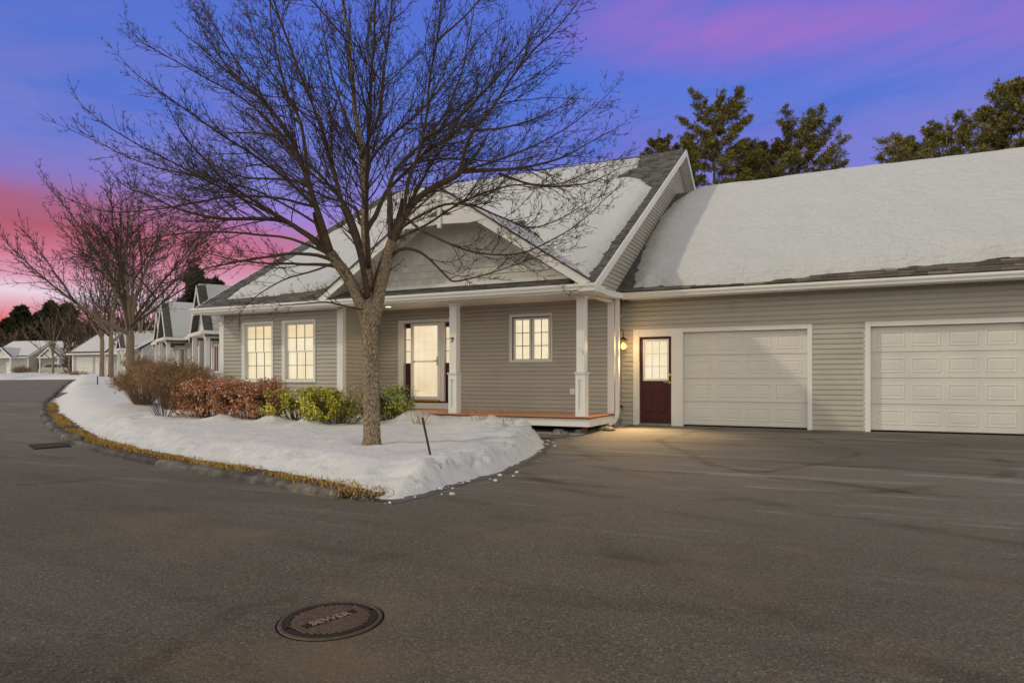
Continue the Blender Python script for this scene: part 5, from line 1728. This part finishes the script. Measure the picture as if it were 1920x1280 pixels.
def twig_shrub(name, c, size, label, n, seed, leafmat=None, nleaf=0, cat='shrub', group=None, r=.006, mat='reed'):
    rg = random.Random(seed)
    t = top(name, c, label, cat, group, local=True)
    a, b, h = size
    st = MB(); lf = MB()
    for k in range(n):
        an = rg.uniform(0, 6.28); rd = math.sqrt(rg.random())
        p = Vector((.16 * a * math.cos(an) * rd, .16 * b * math.sin(an) * rd, -.1))
        tgt = Vector((a * math.cos(an) * rd, b * math.sin(an) * rd, h * (1 - .35 * rd * rd) * rg.uniform(.75, 1.0)))
        pm = p.lerp(tgt, .5) + Vector((0, 0, .12 * h)) + rnd_unit(rg) * .05
        st.tube([p, pm, tgt], [r, r * .75, r * .35], 3, cap=False)
        for q in range(10):
            s = pm.lerp(tgt, rg.uniform(.05, 1)); dr = (rnd_unit(rg) * 1.5 + Vector((0, 0, .5)) + (tgt - pm).normalized() * .6).normalized()
            e = s + dr * rg.uniform(.15, .5) * min(h, 1.6) * .4
            st.tube([s, s.lerp(e, .5) + rnd_unit(rg) * .015, e], [r * .5, r * .4, r * .25], 3, cap=False)
            if leafmat and rg.random() < .8:
                for w in range(max(1, nleaf)):
                    leaf(lf, s.lerp(e, rg.uniform(.3, 1)) + rnd_unit(rg) * .03, rnd_unit(rg), .05 * rg.uniform(.6, 1.2), rg)
    part('stem', st, M[mat] if isinstance(mat, str) else mat, t, kind='stuff')
    if leafmat:
        part('foliage', lf, leafmat, t, kind='stuff')
    return t
M['brownstem'] = simple('brown_stem', (0.30, 0.20, 0.115), 0.85, 0.35, 9.0)
twig_shrub('bare_shrub', sh(-16.7, 13.0), (1.5, .9, 1.5), 'tall tangled brown bare shrub at the corner of the house', 420, 51, M['leaf_tan'], 2, mat='brownstem')
twig_shrub('bare_shrub', sh(-18.9, 13.6), (1.2, .9, 1.2), 'low tangled brown bare shrub left of the tall one', 300, 52, M['leaf_tan'], 2, mat='brownstem')
twig_shrub('bare_shrub', sh(-14.95, 11.3), (.8, .5, .85), 'sparse dark stems leaning out of the snow before the russet hedge', 34, 53, None, 0, mat='twig')
for (x, y, n, sd, lb, hh) in ((-8.0, 12.05, 22, 61, 'tuft of dry tan stalks in the snow in front of the door', .45), (-6.85, 12.6, 15, 62, 'taller tuft of dry tan stalks beside the porch post', .52), (-6.35, 12.55, 9, 63, 'thin tuft of dry stalks, rightmost in the snow by the porch', .45), (-5.85, 11.6, 8, 64, 'short broken stalks poking out of the snow mound', .16)):
    rg = random.Random(sd); mb = MB()
    bz = snow_z(x, y)
    for k in range(n):
        p = Vector((x + rg.gauss(0, .10), y + rg.gauss(0, .06), bz - .05))
        e = p + Vector((rg.gauss(0, .16), rg.gauss(0, .1), hh * rg.uniform(.4, 1.1)))
        mb.tube([p, p.lerp(e, .5) + Vector((rg.gauss(0, .015), 0, 0)), e], [.005, .004, .002], 4, cap=False)
        if rg.random() < .4:
            s = p.lerp(e, .6); mb.tube([s, s + Vector((rg.gauss(0, .06), rg.gauss(0, .04), .08))], [.003, .0015], 3, cap=False)
    solo('dry_stalks', mb, M['reed'] if sd != 64 else M['twig'], lb, 'dead plant', 'dry stalks by the porch')

# ------------------------------------------------------------------ stakes, manhole, drain
def stake(p0, p1, r, label):
    mb = MB()
    p0, p1 = Vector(p0), Vector(p1)
    mb.tube([p0, p0.lerp(p1, .5), p1.lerp(p0, .01), p1], [r, r, r, r * .6], 8)
    solo('marker_stake', mb, M['stake'], label, 'stake', 'snow marker stakes')
stake((-5.02, 7.98, gz(-5, 8) - .12), (-5.20, 7.90, gz(-5, 8) + .80), .016, 'thin brown wooden stake leaning at the edge of the ploughed snow')
stake((-39.6, 25.6, gz(-40, 25.5) - .1), (-39.62, 25.6, gz(-40, 25.5) + 1.0), .03, 'thin upright stake in the far snow bank by the side drive')

MX, MY = -2.79, 3.24
mz_ = gz(MX, MY)
mh = top('manhole_cover', (MX, MY, mz_), 'round rusty iron manhole cover set in the road', 'manhole')
tilt = math.atan(.029)
def gp(x, y, h): return (MX + x * .92, MY + y * .92, mz_ + .029 * y + h)
def ring(mb, prof, n=56):
    b = len(mb.v)
    for (r, h) in prof:
        for k in range(n):
            a = 2 * math.pi * k / n
            mb.v.append(gp(r * math.cos(a), r * math.sin(a), h))
    for i in range(len(prof) - 1):
        for k in range(n):
            j = (k + 1) % n
            mb.f.append((b + i * n + k, b + i * n + j, b + (i + 1) * n + j, b + (i + 1) * n + k)); mb.m.append(0)
M['rust_ring'] = simple('rusty_ring', (0.095, 0.066, 0.044), 0.6, 0.35, 14.0, 0.4, 120, metal=0.2)
mb = MB(); ring(mb, [(.335, .002), (.330, .010), (.312, .011), (.308, .004), (.303, .004)]); part('frame_ring', mb, M['rust_ring'], mh)
mb = MB(); ring(mb, [(.347, .0015), (.336, .0018)]); part('gap', mb, M['dark'], mh)
mb = MB(); ring(mb, [(.301, .003), (.299, .009), (.262, .010), (.258, .006), (.0005, .006)]); part('cover', mb, M['iron'], mh)
mb = MB()
a0 = math.atan2(.34, .11)
ca, sa = math.cos(a0), math.sin(a0)
pit = .026
for i in range(-10, 11):
    for j in range(-10, 11):
        u, v = i * pit, j * pit
        if u * u + v * v > .250 ** 2: continue
        if abs(v) < .042 and abs(u) < .185: continue
        hs = .0088
        c4 = []
        for (du, dv) in ((-hs, -hs), (hs, -hs), (hs, hs), (-hs, hs)):
            uu, vv = u + du, v + dv
            c4.append((uu * ca - vv * sa, uu * sa + vv * ca))
        mb.hexa([gp(x, y, .0055) for x, y in c4], [gp(x * .998, y * .998, .0105) for x, y in c4])
M['iron_top'] = simple('rubbed_iron', (0.15, 0.105, 0.072), 0.55, 0.3, 22.0, 0.3, 160, metal=0.2)
part('tread_bumps', mb, M['iron_top'], mh, kind='stuff')
fc = bpy.data.curves.new('lettering', 'FONT'); fc.body = 'SEWER'; fc.size = .095; fc.extrude = .004; fc.align_x = 'CENTER'; fc.align_y = 'CENTER'
fo = bpy.data.objects.new('lettering', fc); COL.objects.link(fo)
dg = bpy.context.evaluated_depsgraph_get(); dg.update()
fm = bpy.data.meshes.new_from_object(fo.evaluated_get(dg))
bpy.data.objects.remove(fo)
M['iron_worn'] = simple('worn_iron', (0.26, 0.21, 0.16), 0.5, 0.25, 30.0, 0.2, 160, metal=0.2)
fm.materials.clear(); fm.materials.append(M['iron_worn'])
lt = bpy.data.objects.new('lettering', fm); COL.objects.link(lt); lt.parent = mh
lt.location = (0, 0, .0115); lt.rotation_euler = (0, 0, a0); lt.scale = (.92, .92, 1)
mb = MB()
for (u, v) in ((-.275, .06), (.275, -.06)):
    x, y = u * ca - v * sa, u * sa + v * ca
    b = len(mb.v)
    mb.hexa([gp(x - .016, y - .01, .0095), gp(x + .016, y - .01, .0095), gp(x + .016, y + .01, .0095), gp(x - .016, y + .01, .0095)], [gp(x - .016, y - .01, .0112), gp(x + .016, y - .01, .0112), gp(x + .016, y + .01, .0112), gp(x - .016, y + .01, .0112)])
part('pick_hole', mb, M['dark'], mh, kind='stuff')

dx0, dy0 = -14.05, 8.12
dr = top('storm_drain', (dx0, dy0, gz(dx0, dy0)), 'black iron storm drain grate in the road against the kerb', 'drain')
rz_ = math.radians(157)
cu, su = math.cos(rz_), math.sin(rz_)
def dp(u, v, h):
    x = dx0 + u * cu - v * su; y = dy0 + u * su + v * cu
    return (x, y, gz(x, y) + h)
def dbox(mb, u0, u1, v0, v1, h0, h1):
    q = [(u0, v0), (u1, v0), (u1, v1), (u0, v1)]
    mb.hexa([dp(u, v, h0) for u, v in q], [dp(u, v, h1) for u, v in q])
mb = MB(); dbox(mb, -.42, .42, -.26, .26, .003, .006); part('sump', mb, M['dark'], dr)
mb = MB()
for q in ((-.44, .44, -.30, -.26), (-.44, .44, .26, .30), (-.44, -.40, -.26, .26), (.40, .44, -.26, .26)):
    dbox(mb, *q, .003, .022)
part('frame', mb, M['iron'], dr)
for k in range(9):
    mb = MB(); u = -.36 + .09 * k
    dbox(mb, u - .016, u + .016, -.259, .259, .006, .021)
    part('bar', mb, M['rust_ring'], dr)
# the stone lump of the drain inlet in the kerb
mb = MB(); mb.blob((-14.2, 8.66, gz(-14.2, 8.6) + .07), (.26, .17, .14), 9, .2)
solo('inlet_stone', mb, M['kerbstone'], 'rounded grey stone set in the kerb beside the storm drain', 'stone')

# ------------------------------------------------------------------ pines behind the garage
def pine(x, y, ztop, label, seed, rmax=3.2, zlow=2.0, dens=1.0, mat='needle', lean=0.0, group='tall pines behind the garage', size=.25, nw=15, cat='tree', shape=.75, lod=.85):
    rg = random.Random(seed)
    zb = gz(x, y)
    t = top('pine_tree', (x, y, zb), label, cat, group)
    Ht = ztop - zb
    tr = MB()
    spine = []
    for i in range(9):
        k = i / 8
        spine.append(Vector((x + lean * k * k + .15 * math.sin(k * 5 + seed), y + .1 * math.cos(k * 4), zb + Ht * .98 * k)))
    tr.tube(spine, [max(.30 * (1 - k / 8.2), .03) * (Ht / 20) for k in range(9)], 8)
    part('trunk', tr, M['bark'], t, smooth=True)
    br = MB(); nd_ = MB()
    def tuft(p, d, s):
        for q in range(6):
            v = (d * .45 + rnd_unit(rg) * .9 + Vector((0, 0, .3))).normalized()
            side = v.cross(rnd_unit(rg)).normalized() * s * (.085 if lod > .5 else .17)
            e = p + v * s * rg.uniform(.6, 1.1)
            nd_.face([p - side * .5, p + v * s * .5 - side, e, p + v * s * .5 + side])
    z = zlow
    zl = zlow
    while zl < ztop - .5:
        k = (zl - zlow) / max(ztop - zlow, .1)
        rr = rmax * (1 - k) ** shape * rg.uniform(.55, 1.15) + .35
        nb = rg.choice([4, 5, 6])
        a0_ = rg.uniform(0, 6.28)
        for b in range(nb):
            if rg.random() < .12: continue
            an = a0_ + 6.28 * b / nb + rg.uniform(-.4, .4)
            Lb = rr * rg.uniform(.6, 1.15)
            up = rg.uniform(.05, .30) + .5 * k
            f_ = (zl - zb) / Ht
            base = spine[min(int(f_ * 8), 7)].lerp(spine[min(int(f_ * 8) + 1, 8)], f_ * 8 - int(f_ * 8))
            d = Vector((math.cos(an), math.sin(an), up)).normalized()
            tip = base + d * Lb + Vector((0, 0, .12 * Lb))
            mid = base.lerp(tip, .5) - Vector((0, 0, .06 * Lb))
            br.tube([base, mid, tip], [.05 * (1 - .6 * k), .03, .010], 4, cap=False)
            nside = int((7 + Lb * 5.0 * dens) * lod)
            for q in range(nside):
                s = rg.uniform(.30, 1.0)
                p = (base.lerp(mid, s * 2) if s < .5 else mid.lerp(tip, s * 2 - 1))
                ls = Lb * .38 * (1.15 - s * .7) * rg.uniform(.5, 1.2)
                a2 = an + rg.choice([-1, 1]) * rg.uniform(.4, 1.2)
                dd = Vector((math.cos(a2), math.sin(a2), rg.uniform(.05, .5))).normalized()
                e = p + dd * ls
                br.tube([p, e], [.014, .006], 3, cap=False)
                for w in range(int((6 + 9.0 * dens) * lod)):
                    pp = p.lerp(e, rg.uniform(.2, 1.05)) + rnd_unit(rg) * .13
                    tuft(pp, dd, size * rg.uniform(.7, 1.25))
            tuft(tip, d, size * 1.2)
        zl += rg.uniform(.38, .75) * (Ht / 20)
    for q in range(10):
        tuft(spine[-1] + Vector((0, 0, .1 * q - .6)), Vector((0, 0, 1)), size)
    part('limb', br, M['bark'], t, kind='stuff')
    part('crown', nd_, M[mat], t, kind='stuff')
    return t
pine(-7.7, 47.4, 19.5, 'tallest pine, standing behind the peak of the house roof', 71, 3.9, 10.0, .9, shape=.36)
pine(-3.1, 49.8, 17.8, 'open crowned pine right of the tallest one', 72, 4.0, 11.0, .8, lean=.5, shape=.55)
pine(-12.2, 49.7, 18.2, 'low bushy pine just left of the house gable', 73, 3.4, 11.5, 1.0, shape=.6)
pine(-9.3, 44.2, 14.9, 'yellowish lower pine half hidden by the house gable', 77, 2.2, 10.0, 1.3, shape=.5)
pine(-5.6, 51.0, 17.0, 'lower pine filling the gap between the two tall ones', 78, 3.3, 10.5, .9, shape=.5)
pine(5.2, 49.2, 16.1, 'broad pine top sloping down to the left behind the garage roof', 74, 5.2, 11.5, .9, lean=.6, shape=1.0)
pine(8.9, 46.2, 16.6, 'pine at the right edge of the photo behind the garage', 75, 3.4, 11.0, 1.1, shape=.7)

# ------------------------------------------------------------------ neighbours
def neighbour(loc, rotz, label, gables, width, garage=None, seed=0, eave=2.75, depth=9.0, detail=True, windows=()):
    """house in its own frame: x along the street front, y into the house, z up"""
    t = top('house', loc, label, 'house', 'grey houses further along the street', rotz=rotz)
    mb = MB(); mb.box(0, width, 0, depth, -.6, eave); part('wall', mb, M['siding_far'], t)
    pm = .6; rz = eave + .1 + pm * (depth / 2 + .5)
    mb = MB()
    for s in (0, 1):
        ya, yb = (-.5, depth / 2) if s == 0 else (depth + .5, depth / 2)
        q = [(-.4, ya, eave), (width + .4, ya, eave), (width + .4, yb, rz - .1), (-.4, yb, rz - .1)]
        if s: q = [q[1], q[0], q[3], q[2]]
        mb.hexa(q, [(a, b, c + .12) for a, b, c in q])
    part('roof', mb, M['roof'], t)
    mb = MB()
    q = [(-.1, -.15, eave + .34), (width + .1, -.15, eave + .34), (width + .1, depth / 2 + .1, rz + .17), (-.1, depth / 2 + .1, rz + .17)]
    mb.hexa([(a, b, c - .25) for a, b, c in q], q)
    part('roof_snow', mb, M['snow_roof'], t)
    mb = MB()
    mb.prism([(.002, 0, eave), (.002, depth, eave), (.002, depth / 2, rz - .12)], 0, (.1, 0, 0))
    mb.prism([(width - .1, 0, eave), (width - .1, depth, eave), (width - .1, depth / 2, rz - .12)], 0, (.098, 0, 0))
    part('gable_wall', mb, M['siding_far'], t)
    mb = MB(); mb.box(-.45, width + .45, -.62, -.5, eave - .12, eave + .06); part('gutter', mb, M['white2'], t)
    mb = MB()
    for xx in (-.44, width + .41):
        for s in (0, 1):
            ya = -.5 if s == 0 else depth + .5
            a = [(xx, ya, eave - .1), (xx, depth / 2, rz - .2), (xx, depth / 2, rz + .03), (xx, ya, eave + .13)]
            mb.prism(a if s else a[::-1], 0, (.03, 0, 0))
    part('rake_board', mb, M['white2'], t)
    for gi, (gx, hw_, proj) in enumerate(gables):
        sl = 1.35 if hw_ < 1.8 else .75
        pk = eave + .15 + sl * hw_
        yb = min((pk - eave) / pm, depth / 2)
        mb = MB()
        for s in (-1, 1):
            q = [(gx, -proj, pk), (gx + s * (hw_ + .25), -proj, pk - sl * (hw_ + .25)), (gx + s * (hw_ + .25), .3, pk - sl * (hw_ + .25)), (gx, yb, pk)]
            if s < 0: q = q[::-1]
            mb.hexa([(a, b, c - .1) for a, b, c in q], q)
        gr = part('gable_roof', mb, M['roof'], t)
        mb = MB()
        for s_, y_ in ((-1, -proj + .1), (1, -proj + .45)):
            q = [(gx + s_ * .03, y_, pk + .02), (gx + s_ * (hw_ + .1), y_, pk - sl * (hw_ + .1) + .03), (gx + s_ * (hw_ + .1), .3, pk - sl * (hw_ + .1) + .03), (gx + s_ * .03, yb, pk + .02)]
            if s_ < 0: q = q[::-1]
            mb.hexa(q, [(a, b, c + .1) for a, b, c in q])
        part('snow_patch', mb, M['snow_roof'], gr)
        mb = MB(); mb.prism([(gx - hw_, -proj + .35, eave), (gx + hw_, -proj + .35, eave), (gx, -proj + .35, pk - .15)], 0, (0, .1, 0))
        part('gable_front', mb, M['white'], t)
        mb = MB()
        for s in (-1, 1):
            o = [(gx, -proj - .02, pk + .02), (gx + s * (hw_ + .28), -proj - .02, pk - sl * (hw_ + .28) + .02), (gx + s * (hw_ + .28), -proj - .02, pk - sl * (hw_ + .28) - .22), (gx, -proj - .02, pk - .26)]
            mb.prism(o if s < 0 else o[::-1], 0, (0, .035, 0))
        part('gable_rake', mb, M['white2'], t)
        mb = MB(); mb.box(gx - hw_ - .3, gx + hw_ + .3, -proj - .1, .02, eave - .15, eave + .02); part('porch_beam', mb, M['white2'], t)
        for cx_ in (gx - hw_ + .1, gx + hw_ - .1):
            mb = MB(); mb.bevbox(cx_ - .11, cx_ + .11, -proj + .1, -proj + .32, -.4, eave - .16, .01)
            mb.bevbox(cx_ - .15, cx_ + .15, -proj + .06, -proj + .36, -.4, .75, .01)
            part('column', mb, M['white2'], t)
        mb = MB(); mb.box(gx - .5, gx + .5, -.05, .0, -.2, 2.1); mb.box(gx - .62, gx + .62, -.04, .01, -.2, 2.2)
        part('door', mb, M['white'], t)
    for wx in windows:
        mb = MB()
        mb.bevbox(wx - .62, wx + .62, -.06, .01, .7, 2.35, .01)
        wn = part('window', mb, M['white'], t)
        for s in (-1, 1):
            mb = MB(); mb.box(wx + s * .28 - .2, wx + s * .28 + .2, -.075, -.055, .82, 2.22); part('pane', mb, M['darkglass'], wn)
    for cx_ in (.1, width - .1):
        mb = MB(); mb.box(cx_ - .12, cx_ + .12, -.05, .01, -.5, eave - .12); part('corner_board', mb, M['white2'], t)
    if garage:
        for (ga_, gb_) in garage:
            mb = MB(); mb.box(ga_ - .15, gb_ + .15, -.05, .01, -.4, 2.3); dcs = part('garage_door', mb, M['white'], t)
            for s in range(4):
                mb = MB(); mb.bevbox(ga_, gb_, -.09, -.052, -.35 + .6 * s, .22 + .6 * s, .01); part('panel', mb, M['door_white'], dcs)
    return t
rzN = math.atan2(-.484, .875)
def along(p, u, v, z):
    return (p[0] + .875 * u + .484 * v, p[1] - .484 * u + .875 * v, z)
PA = (-29.66, 24.51)
neighbour(along(PA, -5.0, 1.6, -.35), rzN, 'nearest neighbouring house, its steep white gable just left of the grey house', [(4.6, 1.7, 1.7)], 11.0, seed=1, windows=(1.4, 8.0))
PB = (-39.2, 29.6)
neighbour(along(PB, -6.4, 1.6, -.15), rzN, 'neighbouring house with two narrow white gables behind the brown shrubs', [(2.0, 1.4, 1.4), (6.2, 1.6, 1.7)], 9.5, seed=2, windows=(4.1,))
PC = (-66.0, 44.0)
neighbour(along(PC, -8, 2.0, .2), rzN, 'house behind the pair of street trees with a pair of garage doors', [(10.5, 1.8, 1.6)], 15.0, garage=[(1.0, 3.6), (4.4, 7.0)], seed=3, windows=(13.2,))
def cam_pt(px, tt, z):
    r = (px - 960) / 1280.0
    return (tt * (r * math.cos(YAW) - math.sin(YAW)), tt * (r * math.sin(YAW) + math.cos(YAW)), z)
neighbour((-141.4, 71.2, 1.0), YAW - .25, 'far grey house at the left edge with a white front gable', [(4.5, 2.1, 1.6)], 9.0, seed=4, windows=(1.2,), eave=3.0)
neighbour((-134.0, 74.6, 1.0), YAW - .25, 'far grey house behind the parked car with a shingled front gable', [(5.2, 2.2, 1.6)], 12.0, seed=5, windows=(1.5,), eave=3.0)
hx, hy_, _z = cam_pt(136, 92, 0)
neighbour((hx, hy_, gz(hx, hy_) + .55), YAW - .3, 'house beyond the side drive, seen between the trunks, with garage doors', [(9.0, 2.0, 1.6)], 13.0, garage=[(1.0, 3.5), (4.2, 6.7)], seed=7, windows=(11.4,))
neighbour((-119.0, 80.0, 1.1), YAW - .35, 'far grey house with two white garage doors right of the parked car', [(9.5, 2.2, 1.6)], 15.0, garage=[(1.0, 3.6), (4.4, 7.0)], seed=6, eave=3.0)

# parked car ------------------------------------------------------------------------
CX, CY_ = -122.0, 71.9
car = top('parked_car', (CX, CY_, gz(CX, CY_) + .38), 'silver SUV parked in front of the far houses', 'car', rotz=YAW + .15)
prof = [(-2.3, .45), (-2.36, .80), (-2.28, 1.05), (-2.05, 1.15), (-1.55, 1.66), (-.4, 1.76), (.6, 1.70), (1.25, 1.16), (2.15, 1.02), (2.35, .78), (2.35, .42), (1.9, .30), (-1.9, .30)]
mb = MB(); mb.prism([(x, -.9, z) for x, z in prof][::-1], 0, (0, 1.8, 0)); part('body', mb, M['carpaint'], car)
for y in (-.905, .885):
    for pts in ([(-1.82, 1.16), (-1.46, 1.58), (-.62, 1.66), (-.62, 1.14)], [(-.52, 1.14), (-.52, 1.66), (.32, 1.62), (.32, 1.14)], [(.42, 1.14), (.42, 1.6), (.60, 1.57), (1.06, 1.14)]):
        mb = MB(); mb.prism([(x, y, z) for x, z in pts], 0, (0, .02, 0)); part('side_window', mb, M['darkglass'], car)
mb = MB(); mb.hexa([(-2.075, -.78, 1.14), (-2.075, .78, 1.14), (-1.60, .74, 1.62), (-1.60, -.74, 1.62)], [(-2.09, -.78, 1.15), (-2.09, .78, 1.15), (-1.615, .74, 1.63), (-1.615, -.74, 1.63)]); part('rear_window', mb, M['darkglass'], car)
mb = MB(); mb.hexa([(.66, -.76, 1.66), (.66, .76, 1.66), (1.24, .78, 1.18), (1.24, -.78, 1.18)], [(.68, -.76, 1.67), (.68, .76, 1.67), (1.26, .78, 1.19), (1.26, -.78, 1.19)]); part('windscreen', mb, M['darkglass'], car)
for x in (-1.45, 1.45):
    for y in (-.86, .72):
        mb = MB(); mb.lathe((x, y - .04, .34), [(.27, 0), (.34, .02), (.34, .20), (.27, .22)], 18, axis='y'); wh = part('wheel', mb, M['tyre'], car)
        mb = MB(); mb.lathe((x, y - .05 if y < 0 else y + .18, .34), [(.20, 0), (.10, .01)], 12, axis='y'); part('rim', mb, M['steel'], wh)
for y in (-.86, .70):
    mb = MB(); mb.bevbox(-2.38, -2.28, y, y + .16, .82, 1.04, .02); part('tail_lamp', mb, M['tail'], car)
    mb = MB(); mb.bevbox(2.26, 2.365, y, y + .16, .70, .86, .02); part('headlight', mb, M['lampglass'], car)
mb = MB(); mb.bevbox(-2.44, -2.30, -.85, .85, .42, .62, .03); part('bumper', mb, M['dark'], car)

# brown shrubs round the far houses
for (px, tt, sz, lb, lm, sd) in ((172, 96, (2.6, 1.6, 2.6), 'rounded russet shrub in front of the far garage doors', 'leaf_red', 81), (152, 92, (2.6, 1.2, 1.2), 'low rust coloured shrub at the foot of the rounded one', 'leaf_red', 82),
                                 (40, 116, (2.2, 1.4, 2.0), 'dark brown shrub between the two farthest houses', 'leaf_tan', 83), (262, 50, (1.6, 1.2, 1.8), 'brown shrub behind the second street tree', 'leaf_tan', 84), (303, 33, (1.6, 1.2, 1.3), 'tan shrub beside the porch of the neighbouring house', 'leaf_tan', 85)):
    p = cam_pt(px, tt, 0)
    z = max(gz(p[0], p[1]), snow_z(p[0], p[1]))
    twig_shrub('brown_shrub', (p[0], p[1], z), sz, lb, 170, sd, M[lm], 2, group='brown shrubs along the street', mat='brownstem', r=.010 * max(1, tt / 40))

# woods ------------------------------------------------------------------------------------
for (px, tt, ztop, lb, sd, rm) in ((367, 92, 15.2, 'dark pointed conifer behind the nearest neighbouring house', 91, 3.0), (405, 96, 14.0, 'second dark conifer just right of the pointed one', 92, 3.2), (343, 105, 11.5, 'low dark conifer left of the pointed one', 93, 3.4),
                                   (18, 190, 16.5, 'dark conifer rising above the far wood, leftmost', 94, 5.0), (42, 185, 19.5, 'tallest dark conifer above the far wood', 95, 6.0), (76, 180, 17.0, 'broad dark conifer above the far wood', 96, 6.5), (96, 178, 20.0, 'rounded dark conifer above the far houses', 97, 6.0), (128, 176, 19.0, 'rightmost dark conifer of the far wood', 98, 6.0)):
    p = cam_pt(px, tt, 0)
    pine(p[0], p[1], ztop, lb, sd, rm, gz(p[0], p[1]) + (3 if tt > 150 else 5), .8, 'needle2', group='dark conifers beyond the houses', size=.40 * tt / 55, shape=.8, lod=.42)
mb = MB()
rg = random.Random(99)
for k in range(16000):
    px = rg.uniform(-160, 420); tt = rg.uniform(165, 205)
    p = Vector(cam_pt(px, tt, 0))
    hmax = 11 + 3.5 * mnoise.noise(Vector((px * .03, tt * .05, 0))) + 2.5 * mnoise.noise(Vector((px * .11, 3, 0)))
    z = gz(p.x, p.y) + hmax * rg.random() ** .7
    v = (Vector((rg.gauss(0, .5), rg.gauss(0, .5), 1))).normalized(); s = rg.uniform(.6, 1.7)
    side = v.cross(rnd_unit(rg)).normalized() * s * .16
    q = Vector((p.x, p.y, z))
    mb.face([q - side, q + side * .6, q + v * s, q - side * 1.2 + v * s * .5])
for k in range(9000):
    px = rg.uniform(120, 430); tt = rg.uniform(100, 135)
    p = Vector(cam_pt(px, tt, 0))
    hmax = 8.5 + 2.5 * mnoise.noise(Vector((px * .04, tt * .05, 5)))
    z = gz(p.x, p.y) + hmax * rg.random() ** .8
    v = (Vector((rg.gauss(0, .5), rg.gauss(0, .5), 1))).normalized(); s = rg.uniform(.5, 1.4)
    side = v.cross(rnd_unit(rg)).normalized() * s * .09
    q = Vector((p.x, p.y, z))
    mb.face([q - side, q + side * .6, q + v * s, q - side * 1.2 + v * s * .5])
solo('far_wood', mb, M['brush'], 'brown leafless wood massed behind the far houses', 'wood', kind='stuff', org=(0, 0, 0))
